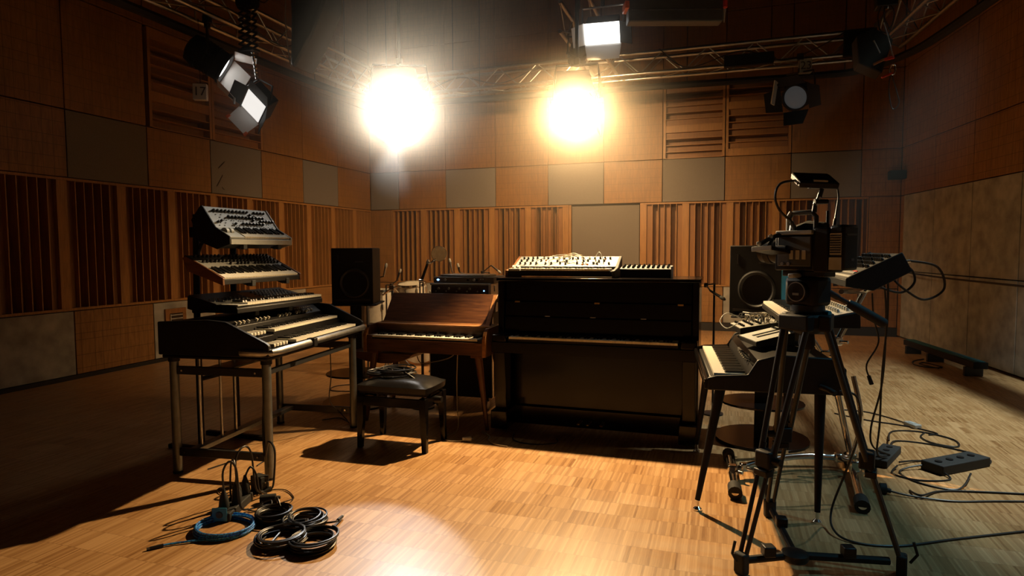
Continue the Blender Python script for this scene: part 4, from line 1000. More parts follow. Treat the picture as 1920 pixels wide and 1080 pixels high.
# ------------------------------------------------------------------ cables and plugs on the floor
def cable(label, pts, r=.0045, mat=None, k=8, name='floor_cable', plug=None, cat='cable'):
    q = spline(pts, k)
    o = MB().tube(q, r, 7).build(name, mat or M_CABLE); tag(o, label, cat)
    if plug:
        for e in plug:
            a, b = (q[-1], q[-3]) if e else (q[0], q[2])
            d = (a-b).normalized(); MB().cyl(a-d*.01, a+d*.045, r*2.2, r*2.6, 12).build('plug', M_RUBBER if mat is None else mat, o)
    return o
coil('cable_coil', 'blue braided cable coiled on floor at lower left', 'cable', (-2.315, 2.445, 0), .125, 6, .0055, M_BLUECABLE, .012, .03, seed=2, ex=1.1, end=[[(.02, -.12, .008), (-.10, -.20, .008), (-.135, -.235, .008)]])
coil('cable_coil', 'tall black cable coil beside the power plugs at left', 'cable', (-2.165, 2.615, 0), .082, 12, .0055, M_CABLE, .012, .055, seed=3, end=[[(-.05, .10, .07), (-.10, .16, .02), (-.13, .20, .01)]])
coil('cable_coil', 'black cable coil farthest back of the trio on lit floor', 'cable', (-1.965, 2.62, 0), .088, 16, .005, M_CABLE, .015, .05, seed=5, end=[[(.13, .02, .02), (.15, .05, .02)]])
coil('cable_coil', 'black cable coil leftmost of the trio on lit floor', 'cable', (-1.962, 2.425, 0), .105, 16, .005, M_CABLE, .015, .05, seed=6, end=[[(-.06, .12, .02), (-.03, .15, .03)]])
coil('cable_coil', 'black cable coil nearest and rightmost of the trio on floor', 'cable', (-1.79, 2.435, 0), .098, 16, .005, M_CABLE, .015, .048, seed=8)
pb = thing('power_strip', 'black power strip with upright plugs and blue switch near the blue cable', 'power strip', (-2.45, 2.66, 0), rz=18)
MB().bb(-.05, .05, -.16, .13, .0, .045).build('case', M_RUBBER, pb, bevel=.006)
MB().bb(-.038, .038, -.166, -.159, .005, .075).build('switch_plate', M_BLUEBOX, pb, bevel=.003)
MB().lathe([(.018, 0), (.016, .004)], 16, Matrix.Translation((0, -.166, .04)) @ Matrix.Rotation(R(90), 4, 'X')).build('switch_button', M_EBONY, pb)
for k, (x, y, h, dx, dy) in enumerate(((-.005, -.10, .24, .06, .02), (.03, -.03, .22, -.05, .05), (.0, .04, .26, .04, .10), (.02, .10, .14, .05, .03))):
    p = MB().lathe([(.022, .045), (.026, .06), (.022, .10), (.010, .135), (.007, .15)], 16, Matrix.Translation((x, y, 0))).build('plug', M_RUBBER, pb)
    MB().tube(spline([(x, y, .14), (x, y, h), (x+dx*.5, y+dy*.5, h+.05), (x+dx, y+dy, h), (x+dx*1.2, y+dy*1.3, .05), (x+dx*1.2+.02, y+dy*1.3+.05, .01)], 8), .0055).build('plug_cable', M_CABLE, p)
wa = thing('wall_adapter', 'black square mains adapter lying behind the power strip', 'adapter', (-2.50, 2.92, 0), rz=-12)
MB().bb(-.045, .045, -.03, .03, .0, .09).build('case', M_RUBBER, wa, bevel=.006)
for s in (-1, 1): MB().cyl((.045, s*.01, .06), (.062, s*.01, .06), .003).build('pin', M_ALU, wa)
wa2 = thing('wall_adapter', 'small round black adapter lying right of the power strip', 'adapter', (-2.32, 2.80, 0), rz=30)
MB().cyl((-.06, 0, .024), (.02, 0, .024), .023, n=16).build('case', M_RUBBER, wa2)
MB().cyl((.02, 0, .024), (.045, 0, .024), .012, .008).build('strain_relief', M_RUBBER, wa2)
cable('black cable arching from organ table down to adapters at left', [(-2.60, 3.10, .60), (-2.585, 3.06, .30), (-2.56, 3.04, .15), (-2.50, 3.0, .26), (-2.44, 2.98, .22), (-2.43, 2.95, .04), (-2.44, 2.93, .012)], .006, plug=(1,))
cable('thin black lead wandering over floor right of power strip', [(-2.45, 2.93, .006), (-2.36, 2.96, .006), (-2.24, 2.88, .006), (-2.22, 2.80, .02), (-2.30, 2.72, .006), (-2.36, 2.74, .006)], .003)
cable('knotted thin lead between power strip and tall coil', [(-2.38, 2.78, .006), (-2.30, 2.70, .03), (-2.36, 2.66, .006), (-2.28, 2.74, .04), (-2.25, 2.68, .006), (-2.33, 2.64, .02), (-2.30, 2.76, .006), (-2.24, 2.76, .012)], .0035)
cable('thin black lead curving over dark floor left of power strip', [(-2.52, 2.80, .006), (-2.66, 2.80, .006), (-2.74, 2.86, .006), (-2.70, 2.95, .006), (-2.62, 3.0, .02)], .003)
cable('black cable trailing under the organ table along floor', [(-3.05, 3.10, .006), (-2.98, 3.35, .006), (-2.85, 3.42, .006), (-2.80, 3.25, .006)], .004)
cable('black cable hanging from organ rail down to floor cables', [(-2.72, 3.95, .72), (-2.73, 3.97, .45), (-2.78, 4.02, .25), (-2.80, 4.20, .10), (-2.80, 4.30, .006), (-2.95, 4.40, .006), (-3.05, 4.30, .006)], .004)
cable('black cable loop on floor left of monitor stand', [(-2.75, 4.85, .006), (-2.95, 4.68, .006), (-3.18, 4.55, .006), (-3.28, 4.65, .006), (-3.15, 4.80, .006), (-3.0, 5.02, .006)], .005, plug=(0,))
cable('second black cable loop farther behind left monitor stand', [(-3.32, 5.30, .006), (-3.6, 5.25, .006), (-3.68, 5.45, .006), (-3.45, 5.62, .006), (-3.2, 5.7, .006), (-2.9, 5.75, .006)], .005, plug=(1,))
# walnut piano leads
cable('ivory cable hanging from walnut piano to white plug on floor', [(-1.93, 4.47, .57), (-1.925, 4.44, .40), (-1.90, 4.38, .20), (-1.865, 4.30, .03), (-1.93, 4.18, .006), (-1.86, 4.10, .006), (-1.78, 4.11, .006), (-1.74, 4.135, .012)], .004, M_GREYCABLE)
wpl = thing('white_mains_plug', 'white mains plug lying on floor under the walnut piano', 'plug', (-1.72, 4.14, 0), rz=25)
MB().cyl((-.035, 0, .02), (.015, 0, .02), .012, .020, 16).build('body', M_WHITE, wpl); MB().cyl((.015, 0, .02), (.03, 0, .02), .020, .019, 16).build('face', M_WHITE, wpl)
for s in (-1, 1): MB().cyl((.03, s*.008, .02), (.048, s*.008, .02), .0024).build('pin', M_ALU, wpl)
cable('ivory cable swagging beneath the walnut piano body', [(-1.96, 4.50, .573), (-2.04, 4.55, .52), (-2.20, 4.62, .47), (-2.38, 4.72, .44), (-2.45, 4.78, .57)], .004, M_GREYCABLE)
cable('pale cable running from piano toe block onto floor', [(-1.66, 4.35, .006), (-1.60, 4.28, .006), (-1.58, 4.20, .006), (-1.50, 4.12, .006), (-1.40, 4.10, .006)], .005, M_GREYCABLE, plug=(0,))
cable('dark cable curving over the floor before the upright piano', [(-1.45, 4.40, .006), (-1.40, 4.25, .006), (-1.25, 4.20, .006), (-1.10, 4.28, .006), (-1.12, 4.38, .006)], .004)
# right side floor
cable('black cable arching off stage piano and across floor to right', [(.545, 3.36, .685), (.62, 3.36, .66), (.64, 3.38, .50), (.60, 3.42, .30), (.53, 3.40, .08), (.53, 3.28, .02), (.62, 3.22, .006), (.80, 3.25, .006), (1.05, 3.40, .006), (1.4, 3.60, .006)], .0055)
ps = thing('power_strip', 'black power strip among cables right of the tripod', 'power strip', (1.02, 4.60, 0), rz=-24)
MB().bb(-.055, .055, -.20, .20, 0, .05).build('case', M_RUBBER, ps, bevel=.006)
for k in range(4): MB().cyl((0, -.14+.09*k, .05), (0, -.14+.09*k, .054), .019).build('socket', M_BLACK, ps)
pc = thing('power_strip', 'black flat box with cables at far right floor edge', 'power strip', (1.40, 4.55, 0), rz=-50)
MB().bb(-.07, .07, -.22, .22, 0, .06).build('case', M_RUBBER, pc, bevel=.006)
for k in range(4): MB().cyl((0, -.16+.10*k, .06), (0, -.16+.10*k, .066), .02).build('socket', M_BLACK, pc)
cable('black cable wandering between two power strips at right', [(1.05, 4.42, .02), (1.0, 4.30, .006), (1.12, 4.22, .006), (1.30, 4.30, .006), (1.22, 4.45, .03), (1.05, 4.36, .006), (1.10, 4.18, .006), (1.28, 4.12, .006), (1.42, 4.36, .03)], .0055)
cable('wide black cable loop beyond right power strip', [(1.10, 4.82, .03), (1.20, 5.05, .006), (1.45, 5.0, .006), (1.65, 4.80, .006), (1.55, 4.62, .006), (1.25, 4.62, .006), (1.08, 4.50, .02)], .006)
cable('small round black cable loop farther right on floor', [(1.12, 4.95, .03), (1.22, 5.30, .006), (1.42, 5.35, .006), (1.58, 5.20, .006), (1.55, 5.02, .006), (1.42, 5.06, .006), (1.38, 5.20, .006), (1.44, 5.34, .006)], .006)
cable('thin black lead with inline box behind right power strip', [(.95, 5.90, .006), (1.15, 5.88, .006), (1.30, 5.72, .006), (1.38, 5.55, .01)], .005)
il = MB().box((1.40, 5.50, .018), (.06, .12, .03), (0, 0, R(25))).build('inline_adapter', M_SGREY, bevel=.006); tag(il, 'small grey inline box on lead behind right power strip', 'adapter')
MB().box((1.40, 5.50, .034), (.03, .05, .004), (0, 0, R(25))).build('label_plate', M_WHITE, il)
cable('second thin lead meeting the grey inline box', [(.90, 5.75, .006), (1.10, 5.60, .006), (1.30, 5.52, .006), (1.42, 5.45, .006), (1.52, 5.34, .006), (1.45, 5.28, .006)], .005)
cable('black cable with right angle plug near tripod right foot', [(.90, 3.94, .022), (1.0, 3.92, .012), (1.20, 3.92, .006), (1.45, 4.0, .006), (1.8, 4.1, .006)], .0055, plug=(0,))
rp = thing('angled_mains_plug', 'round black mains plug on floor near right tripod foot', 'plug', (.875, 3.945, 0), rz=0)
MB().cyl((-.02, 0, .03), (.012, 0, .03), .028, .03, 18).build('body', M_RUBBER, rp)
for s in (-1, 1): MB().cyl((-.02, s*.008, .03), (-.038, s*.008, .03), .0024).build('pin', M_ALU, rp)
cable('black cable sweeping low across right floor edge', [(1.02, 4.02, .006), (1.05, 3.92, .02), (1.18, 4.06, .006), (1.40, 4.12, .006), (1.9, 4.2, .006)], .006)
cable('pair of cables hanging from upper synthesizer, nearer one', [(.93, 4.25, 1.20), (.945, 4.30, .95), (.93, 4.32, .60), (.93, 4.34, .30), (.93, 4.38, .10), (1.0, 4.46, .05)], .006)
cable('pair of cables hanging from upper synthesizer, farther one', [(.93, 4.35, 1.18), (.96, 4.40, .95), (.95, 4.40, .55), (.90, 4.42, .25), (.92, 4.44, .12), (1.03, 4.52, .055)], .006)
cable('black lead with hanging plug beside the hanging cable pair', [(.86, 4.30, 1.10), (.88, 4.34, .95), (.91, 4.34, .80), (.85, 4.34, .66), (.865, 4.34, .58)], .005, plug=(1,))
lb = thing('light_batten', 'long low black light bar with blue top edge at right wall', 'light bar', (2.44, 8.75, 0), rz=8)
MB().bb(-.07, .07, -1.0, .72, .10, .17).build('housing', M_MATTE, lb, bevel=.006)
MB().bb(-.05, .05, -.98, .70, .17, .176).build('lens_strip', M_TEAL, lb)
for y in (-.85, .0, .60): MB().bb(-.09, .09, y-.02, y+.02, 0, .10).build('bracket_foot', M_DSTEEL, lb, bevel=.004)
MB().bb(-.02, .02, .72, .80, .12, .15).build('end_plug', M_RUBBER, lb)
cable('black cable coil on floor beneath the right light bar', [(2.36, 8.9, .006), (2.2, 8.7, .006), (2.15, 8.45, .006), (2.25, 8.3, .006), (2.40, 8.35, .006), (2.30, 8.62, .006), (2.22, 8.5, .006), (2.34, 8.25, .006)], .007)
bc = MB().tube(spline([(2.50, 10.6, 1.02), (2.58, 9.9, 1.0), (2.68, 9.2, .985), (2.80, 8.2, .98), (3.0, 6.5, .98)], 8), .012).build('wall_cable', M_CABLE); tag(bc, 'black cable strung along the pale right wall', 'cable')

# ------------------------------------------------------------------ truss grid under the ceiling
def truss(label, p0, p1, w=.29, step=.30, hang=2, faces=('front', 'back', 'top', 'bottom'), name='lighting_truss', r=.025):
    p0, p1 = Vector(p0), Vector(p1); t = thing(name, label, 'truss', p0)
    d = (p1-p0); L = d.length; d.normalize(); s = Vector((0, 0, 1)).cross(d).normalized(); u_ = Vector((0, 0, 1))
    cs_ = {(a, b): s*a*w/2 + u_*b*w/2 for a in (-1, 1) for b in (-1, 1)}
    for o_ in cs_.values(): MB().tube([o_, o_+d*L], r, 12).build('chord', M_ALU, t)
    n = int(L/step)
    pair = {'front': ((-1, -1), (-1, 1)), 'back': ((1, -1), (1, 1)), 'top': ((-1, 1), (1, 1)), 'bottom': ((-1, -1), (1, -1))}
    for fc in faces:
        a, b = (cs_[k] for k in pair[fc])
        for i in range(n):
            x, y = (a, b) if i % 2 else (b, a)
            MB().tube([x+d*(L*i/n), y+d*(L*(i+1)/n)], .0085, 6).build('brace', M_ALU, t)
    for k in range(hang):
        q = d*L*(.15+.7*k/max(1, hang-1))
        MB().tube([q+u_*w/2, q+u_*(ZC-p0.z)], .008, 6).build('suspension_cable', M_DSTEEL, t)
    return t
tr1 = truss('long silver lighting truss across the back of the studio', (-5.2, 9.6, 4.05), (1.62, 9.6, 4.05), faces=('front', 'bottom', 'back'))
truss('silver lighting truss running along the left wall', (-5.40, 2.6, 4.05), (-5.40, 9.4, 4.05), faces=('front', 'bottom', 'back'))
truss('silver lighting truss along the right wall', (2.45, 3.6, 4.05), (1.95, 9.3, 4.05), faces=('front', 'bottom', 'back'))
truss('short silver truss over the middle of the room', (-1.68, 7.4, 4.1), (-1.68, 9.42, 4.1), w=.34, faces=('front', 'bottom', 'back'))
for (x0, x1, z0, z1) in ((-.02, .62, 3.86, 4.02), (1.46, 1.84, 3.86, 4.20)):
    o = MB().bb(x0, x1, 9.36, 9.43, z0, z1).build('black_wrap', M_MATTE, bevel=.01)
    tag(o, 'black wrapped box on the back truss, ' + ('left of the number sign' if x0 < 1 else 'at its right end'), 'box')
    MB().bb((x0+x1)/2-.03, (x0+x1)/2+.03, 9.43, 9.46, z0+.04, z1-.04).build('mount_strap', M_RUBBER, o)
q = spline([(-5.62, 2.0, 3.8), (-5.62, 5.0, 3.8), (-5.66, 8.0, 3.8), (-5.45, 9.1, 3.8), (-4.8, 9.62, 3.8), (-3.4, 9.72, 3.8), (-1.0, 9.86, 3.8), (1.1, 9.99, 3.8), (1.75, 9.9, 3.8), (2.15, 9.3, 3.8), (2.34, 8.5, 3.8), (2.6, 6.5, 3.8), (2.9, 4.0, 3.8)], 10)
rl = MB().tube(q, .05, 8).build('curtain_rail', M_RAIL); tag(rl, 'black curved curtain track running round the room under the truss', 'rail')
for i in range(6, len(q), 14): MB().cyl(q[i], q[i]+Vector((0, 0, ZC-3.8)), .008, n=6).build('hanger_rod', M_DSTEEL, rl)
for i, (pts, where) in enumerate(((((-4.9, 9.45, 4.25), (-4.6, 9.42, 3.95), (-4.0, 9.46, 4.10), (-3.3, 9.44, 3.95), (-2.6, 9.46, 4.2)), 'left half of the back truss'), (((-.9, 9.43, 4.22), (-.5, 9.42, 3.92), (.2, 9.43, 4.08), (.7, 9.42, 3.9), (1.1, 9.43, 4.0), (1.5, 9.42, 4.2)), 'right half of the back truss'), (((-5.25, 4.5, 4.22), (-5.22, 5.2, 3.92), (-5.24, 5.9, 4.05), (-5.22, 6.6, 3.88), (-5.25, 7.2, 4.1)), 'left wall truss'))):
    cable('black cable draped along the ' + where, pts, .008)

# ------------------------------------------------------------------ lamps
def spot(parent, loc, aim, watts, colr, angle=90, blend=.3, radius=.05):
    d = bpy.data.lights.new('lamp_light', 'SPOT'); d.energy = watts; d.color = colr; d.spot_size = R(angle); d.spot_blend = blend; d.shadow_soft_size = radius
    o = bpy.data.objects.new('lamp_light', d); col.objects.link(o)
    o.location = loc; o.rotation_euler = (Vector(aim)-Vector(loc)).to_track_quat('-Z', 'Y').to_euler()
    return o
def fresnel(label, pos, aim, top, size=1., lens=None, light=None, doors=(35, 35, 55, 55), doormat=None, pole=True, name='stage_lamp'):
    """head at pos pointing at aim, hung by a yoke and pole from height top; doors are opening angles of the four flaps"""
    pos = Vector(pos); t = thing(name, label, 'lamp', pos)
    fw = (Vector(aim)-pos).normalized(); k = size
    hq = fw.to_track_quat('-Y', 'Z')
    hs = MB().lathe([(.06*k, .17*k), (.11*k, .15*k), (.125*k, .10*k), (.125*k, -.12*k), (.138*k, -.13*k), (.138*k, -.15*k), (.122*k, -.15*k), (.118*k, -.11*k)], 28, Matrix.Rotation(R(-90), 4, 'X'), cap=False).build('housing', M_MATTE, t, rot=hq.to_euler())
    MB().lathe([(.06*k, .17*k), (.001, .172*k)], 28, Matrix.Rotation(R(-90), 4, 'X'), cap=False).build('rear_cap', M_MATTE, hs)
    for i in range(5): MB().lathe([(.126*k, -.06*k+.03*k*i), (.132*k, -.058*k+.03*k*i), (.132*k, -.05*k+.03*k*i), (.126*k, -.048*k+.03*k*i)], 28, Matrix.Rotation(R(-90), 4, 'X'), cap=False).build('cooling_fin', M_MATTE, hs)
    MB().lathe([(.118*k, -.118*k), (.09*k, -.132*k), (.04*k, -.138*k), (.001, -.139*k)], 28, Matrix.Rotation(R(-90), 4, 'X'), cap=False).build('lens', lens or M_SKIN, hs)
    # four flaps around the square front, swung open by their angle
    for i, a in enumerate(doors):
        if a is None: continue
        m = MB().add([(-.13*k, 0, 0), (.13*k, 0, 0), (.10*k, 0, .17*k), (-.10*k, 0, .17*k), (-.13*k, .003, 0), (.13*k, .003, 0), (.10*k, .003, .17*k), (-.10*k, .003, .17*k)],
                     [(0, 1, 2, 3), (7, 6, 5, 4), (0, 4, 5, 1), (1, 5, 6, 2), (2, 6, 7, 3), (3, 7, 4, 0)])
        ax = Matrix.Rotation(R(90*i), 4, 'Y') @ Matrix.Translation((0, -.152*k, .135*k)) @ Matrix.Rotation(R(90-a), 4, 'X')
        o = m.build('barn_door', doormat or M_MATTE, hs); o.matrix_local = ax
    side = hq @ Vector((1, 0, 0))
    a, b = side*.155*k, -side*.155*k; upv = Vector((0, 0, .24*k))
    MB().tube([a, a+upv*.55, a*.9+upv, b*.9+upv, b+upv*.55, b], .011, 8).build('yoke', M_DSTEEL, t)
    for s_, e in ((a, 1), (b, -1)): MB().cyl(s_*.82, s_*1.16, .018*k).build('pivot_knob', M_DSTEEL, t)
    if pole:
        MB().cyl(upv, (0, 0, top-pos.z), .016).build('hanging_pole', M_DSTEEL, t)
        MB().box((0, 0, .26*k), (.05, .05, .06)).build('spigot', M_DSTEEL, t, bevel=.006)
        MB().box((0, 0, top-pos.z), (.08, .07, .09)).build('hook_clamp', M_DSTEEL, t, bevel=.008)
    if light:
        w_, c_, ang, bl_ = light
        spot(t, pos+fw*.155*k, aim, w_, c_, ang, bl_, .03)
    return t
M_LENS_WHITE = emit('lit_lens_white', (1, .94, .86), 14)
M_LENS_WARM = emit('lit_lens_warm', (1, .86, .62), 7)
M_LENS_LOW = emit('added_glow_lens', (1, .95, .88), 4.)  # glow added to light the left lamp's pale inner flap
M_LENS_DIM = emit('faintly_lit_lens', (1, .97, .92), .04); M_LENS_DIM.node_tree.nodes['Principled BSDF'].inputs['Base Color'].default_value = (.04, .04, .04, 1)
HALO = (-3.03, 5.66, 2.735); KEY = (-1.19, 5.35, 2.625)
fresnel('blazing white stage lamp, the larger glare left of centre', HALO, (-1.46, 2.1, 0), ZC, 1.85, M_LENS_WHITE, (HALO_W, (.88, .95, 1), 17, .25), (75, None, None, None), M_MATTE)
spot(None, (-2.9, 5.38, 2.65), (-.9, 1.0, 2.5), GLOW_W, (1, .88, .70), 88, .8, .12)   # wide spot added at the same lamp to make the haze glow
fresnel('blazing warm stage lamp, the smaller glare above the upright piano', KEY, (-.75, 2.3, .15), ZC, 1.25, M_LENS_WARM, (KEY_W, WARM, 104, .4), (75, 11, None, None), M_MATTE)  # side flap added to keep light off the left synthesizers
fresnel('dark stage lamp with pale inner flap under the left truss', (-5.42, 5.72, 3.50), (-4.6, 6.45, 2.85), 3.92, 1.35, M_LENS_LOW, None, (20, 15, 15, None), M_REFL)
fresnel('small stage lamp with pale flap below the number twenty three sign', (.95, 9.42, 3.42), (-.1, 7.2, 2.5), 3.92, 1.25, M_LENS_DIM, None, (40, 60, 45, 62), M_MATTE)
dw = MB().box((.62, 9.18, 3.42), (.012, .14, .30), (0, R(8), R(-20))).build('pale_flap', M_REFL); tag(dw, 'pale white flap clipped left of the lamp below the sign', 'flap')
MB().box((.68, 9.25, 3.53), (.13, .02, .02), (0, 0, R(50))).build('flap_clip', M_DSTEEL, dw)

def number_sign(num, label, pos, rz, size=.16):
    t = thing('number_sign', label, 'sign', pos, rz)
    MB().bb(-size*.45, size*.45, 0, size*.5, -size*.55, size*.55).build('card', M_SIGN, t, bevel=.006)
    cu_ = bpy.data.curves.new('numeral', 'FONT'); cu_.body = num; cu_.size = size*.85; cu_.align_x = 'CENTER'; cu_.align_y = 'CENTER'; cu_.extrude = .001
    tmp = bpy.data.objects.new('numeral', cu_); col.objects.link(tmp)
    dg = bpy.context.evaluated_depsgraph_get(); me = bpy.data.meshes.new_from_object(tmp.evaluated_get(dg)); bpy.data.objects.remove(tmp)
    me.materials.clear(); me.materials.append(M_INK)
    put('numeral', me, t, (0, -.002, -.002), (R(90), 0, 0))
    MB().cyl((0, size*.25, size*.5), (0, size*.25, size*.5+.10), .004).build('hook', M_DSTEEL, t)
    return t
n17 = number_sign('17', 'white cube sign reading 17 hanging by the left truss', (-5.50, 5.66, 3.13), 30)
MB().cyl((0, .04, .18), (0, .04, .80), .003).build('hanging_wire', M_DSTEEL, n17)
number_sign('23', 'white card sign reading 23 on the back truss', (1.02, 9.40, 3.80), 10, .17)

# soft panel on a scissor lift
sf = thing('soft_panel_lamp', 'square soft lamp with white flap and orange corners under scissor lift', 'lamp', (-4.93, 5.86, 2.98))
q = Vector((-.25, -.8, -.55)).normalized().to_track_quat('-Y', 'Z') @ Quaternion((0, 1, 0), R(-28))
fr = MB().bb(-.17, .17, -.02, .16, -.14, .14).build('housing', M_MATTE, sf, rot=q.to_euler(), bevel=.01)
MB().bb(-.155, .155, -.026, -.018, -.125, .125).build('diffuser', M_DIFF, fr)
def flap(ox, w0, w1, ln, ang, mat, name='barn_door', axis=0):
    m = MB().add([(-w0, 0, 0), (w0, 0, 0), (w1, 0, ln), (-w1, 0, ln), (-w0, .004, 0), (w0, .004, 0), (w1, .004, ln), (-w1, .004, ln)], [(0, 1, 2, 3), (7, 6, 5, 4), (0, 4, 5, 1), (1, 5, 6, 2), (2, 6, 7, 3), (3, 7, 4, 0)])
    o = m.build(name, mat, fr); o.matrix_local = Matrix.Rotation(R(axis), 4, 'Y') @ Matrix.Translation((0, -.02, ox)) @ Matrix.Rotation(R(90-ang), 4, 'X')
    return o
d1 = flap(.17, .14, .13, .20, 30, M_REFL, axis=-90)
for z_ in (-.13, .13): MB().box((z_, .0, .185), (.03, .03, .05)).build('corner_clip', M_ORANGE, d1, bevel=.004)
flap(.17, .14, .12, .20, 75, M_DGREY, axis=90); flap(.14, .17, .15, .15, 70, M_MATTE, axis=0); flap(.14, .17, .15, .15, 40, M_MATTE, axis=180)
MB().tube([(-.2, 0, .0), (-.2, .05, .20), (.0, .08, .30), (.2, .05, .2), (.2, 0, 0)], .011, 8).build('yoke', M_DSTEEL, sf)
MB().cyl((-.24, -.05, .02), (-.22, -.04, .24), .012).build('handle', M_SGREY, sf)
MB().cyl((-.02, .06, .30), (-.05, .04, .62), .012).build('chain', M_CHROME, sf)
for k in range(7): MB().lathe([(.008, -.014), (.024, 0), (.008, .014)], 8, Matrix.Translation((-.02-.0045*k, .058-.003*k, .33+.042*k)), cap=False).build('chain_link', M_CHROME, sf)
pg = thing('scissor_lift', 'dark folded scissor lift hanging from the grid above soft lamp', 'lift', (-5.0, 5.87, 3.58))
for s_ in (-.05, .05):
    for k in range(9):
        z0, z1 = .065*k, .065*(k+1)
        MB().tube([(-.085, s_, z0), (.085, s_, z1)], .012, 6).build('scissor_bar', M_DSTEEL, pg); MB().tube([(.085, s_, z0), (-.085, s_, z1)], .012, 6).build('scissor_bar', M_DSTEEL, pg)
MB().cyl((-.10, 0, .52), (.10, 0, .52), .075, n=20).build('spring_drum', M_BLACK, pg)
MB().cyl((0, 0, .585), (0, 0, ZC-3.58), .02).build('hanging_pole', M_DSTEEL, pg); MB().box((0, 0, .0), (.20, .12, .03)).build('lower_plate', M_DSTEEL, pg, bevel=.004)
MB().tube(spline([(.10, 0, .55), (.22, .02, .50), (.30, .03, .62), (.34, .02, .9)], 8), .007).build('feed_cable', M_CABLE, pg)
# dark fabric wrapped lamp hung beside the white glare
dp = thing('shrouded_lamp', 'dark cloth shrouded lamp hanging left of the white glare', 'lamp', (-3.86, 5.42, 3.12))
MB().prism([(-.14, .05), (-.10, .02), (.10, .30), (.26, .60), (.24, .98), (-.13, .98), (-.12, .50)], -.16, .16, 'y').build('shroud', M_VINYL, dp, bevel=.03)
MB().cyl((.04, 0, .95), (.04, 0, ZC-3.12), .018).build('hanging_pole', M_DSTEEL, dp)
MB().tube(spline([(-.15, -.16, .90), (-.17, -.17, .5), (-.15, -.17, .2), (-.13, -.16, .03)], 6), .006).build('edge_cord', M_SGREY, dp)
# open flood pointing down over the piano
fd = thing('open_flood_lamp', 'open flood lamp with bright white reflector high over the piano', 'lamp', (-1.02, 5.60, 3.26))
q = Vector((.05, -.62, -.62)).normalized().to_track_quat('-Y', 'Z')
fr = MB().prism([(-.02, -.10), (-.02, .10), (.20, .05), (.20, -.05)], -.14, .14, 'x').build('housing', M_MATTE, fd, rot=q.to_euler(), bevel=.008)
M_FLOODFACE = emit('lit_flood_reflector', (1, .97, .90), 3)
MB().bb(-.15, .15, -.032, -.024, -.095, .095).build('reflector', M_FLOODFACE, fr)
flap(.10, .16, .14, .13, 55, M_REFL, axis=180); flap(.15, .10, .09, .12, 60, M_REFL, axis=-90); flap(.15, .10, .09, .12, 60, M_MATTE, axis=90)
MB().tube([(-.18, 0, 0), (-.18, .02, .22), (.18, .02, .22), (.18, 0, 0)], .010, 8).build('yoke', M_ALU, fd)
MB().cyl((0, .02, .22), (0, .02, ZC-3.26), .016).build('hanging_pole', M_DSTEEL, fd)
spot(fd, (-1.02, 5.72, 3.06), (-2.8, 8.6, 0), FLOOD_W*.45, TUNGSTEN, 130, .9, .10)
fresnel('small warm lamp added under the middle truss to light the back wall', (-1.68, 7.62, 3.72), (-2.9, 10.5, .5), 3.95, .8, M_LENS_WARM, (FLOOD_W, TUNGSTEN, 150, .9), (85, None, None, None))  # lamp added here so light grazes the back wall wells
# wide batten with orange end caps
lbt = thing('ceiling_batten_lamp', 'wide dark batten lamp with orange end caps at top of view', 'lamp', (-.39, 5.28, 3.15), rz=18)
MB().bb(-.37, .37, -.06, .06, 0, .20).build('housing', M_DGREY, lbt, bevel=.01)
MB().bb(-.35, .35, -.066, -.058, .085, .092).build('edge_strip', M_ALU, lbt)
MB().bb(-.40, -.365, -.07, .07, .10, .16).build('end_cap', M_ORANGE, lbt, bevel=.006); MB().bb(.365, .40, -.07, .07, .10, .16).build('end_cap', M_RED, lbt, bevel=.006)
MB().lathe([(.014, .10), (.002, .0)], 8, Matrix.Translation((.385, -.03, 0))).build('white_tip', M_WHITE, lbt)
for x in (-.25, .25): MB().cyl((x, 0, .2), (x, 0, ZC-3.15), .012).build('hanging_pole', M_DSTEEL, lbt)
# hanging lamp at the right with loose cables
hl = thing('hanging_profile_lamp', 'black hanging lamp with red clips and looped cables at upper right', 'lamp', (1.29, 6.35, 2.84))
MB().cyl((0, 0, .62), (0, 0, ZC-2.84), .02).build('hanging_pole', M_DSTEEL, hl)
MB().box((.02, 0, .66), (.16, .14, .12)).build('clamp_box', M_BLACK, hl, bevel=.01)
MB().prism([(-.20, .12), (-.02, .02), (.06, .30), (-.10, .42), (-.22, .36)], -.12, .12, 'y').build('housing', M_MATTE, hl, bevel=.012)
MB().tube([(-.02, -.13, .44), (.02, -.13, .30), (.06, -.13, .14)], .006).build('edge_bar', M_ALU, hl); MB().tube([(-.09, -.125, .30), (-.04, -.125, .19)], .006).build('edge_bar', M_ALU, hl)
MB().box((.03, -.12, .14), (.08, .03, .025), (0, R(-12), 0)).build('red_clip', M_RED, hl, bevel=.003); MB().box((.02, -.12, .0), (.09, .03, .016), (0, R(-20), 0)).build('red_clip', M_RED, hl, bevel=.003)
MB().box((-.05, -.13, .115), (.09, .02, .02), (0, R(-25), 0)).build('wooden_peg', M_WALEDGE, hl, bevel=.003)
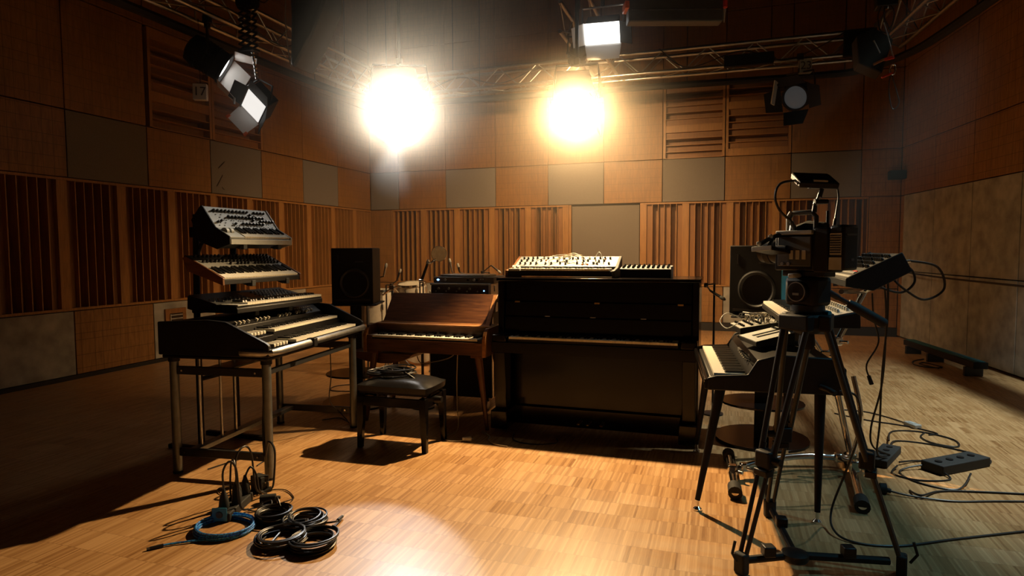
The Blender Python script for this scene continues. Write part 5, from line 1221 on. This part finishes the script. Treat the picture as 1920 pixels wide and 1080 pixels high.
MB().tube([(.06+.022*math.cos(a), -.12, .045+.042*math.sin(a)) for a in [2*math.pi*i/16 for i in range(16)]], .007, 8, closed=True).build('safety_ring', M_CHROME, hl)
for pts in (((.03, -.05, .62), (.07, -.06, .54), (.06, -.06, .44), (.03, -.06, .40)), ((-.02, -.05, .62), (-.05, -.06, .52), (-.03, -.06, .40), (.02, -.08, .36), (.05, -.1, .28)), ((.0, -.04, .62), (.0, -.06, .46), (.03, -.06, .36))):
    MB().tube(spline(pts, 8), .006).build('loop_cable', M_CABLE, hl)
MB().tube(spline([(.05, -.1, .0), (.04, -.1, -.12), (.07, -.1, -.28), (.12, -.1, -.24), (.10, -.1, -.14), (.06, -.1, .0)], 8), .005).build('pull_cord', M_CABLE, hl)
MB().cyl((.02, -.05, .575), (.02, -.05, .605), .013).build('lit_connector', M_CHROME, hl)
# unseen cool lamps, both added for the cool light from the right
fresnel('unseen cool stage lamp added high above the right truss and light bar', (2.8, 5.2, 4.75), (1.75, 5.8, 0), ZC, 1.0, M_LENS_DIM, (COOL_W, COOL, 72, .8), (60, 60, 60, 60))
fresnel('unseen cool stage lamp added on the right truss nearest the tripod', (2.42, 3.2, 3.50), (.85, 3.3, .7), 3.95, 1.0, M_LENS_DIM, (COOL_W*.10, (.25, .75, 1), 34, .6), (60, 60, 60, 60))

# ------------------------------------------------------------------ haze added for the lamps' glare, from the pianos to the back wall
hm = bpy.data.materials.new('glare_haze'); hm.use_nodes = True; ht = hm.node_tree; ht.nodes.clear()
ho = ht.nodes.new('ShaderNodeOutputMaterial'); hv = ht.nodes.new('ShaderNodeVolumeScatter')
hv.inputs['Color'].default_value = (1, .93, .82, 1); hv.inputs['Density'].default_value = HAZE; hv.inputs['Anisotropy'].default_value = .78
ht.links.new(hv.outputs[0], ho.inputs['Volume']); hm.cycles.homogeneous_volume = True
hz = MB().prism([(4.0, 2.7), (3.7, ZC-.05), (YB-.03, ZC-.05), (YB-.03, .03), (5.9, .03)], XL+.03, 1.5, 'x').build('haze', hm, smooth=False)
tag(hz, 'thin warm haze added as glare round the lamps in the back of the room', 'haze', kind='stuff')
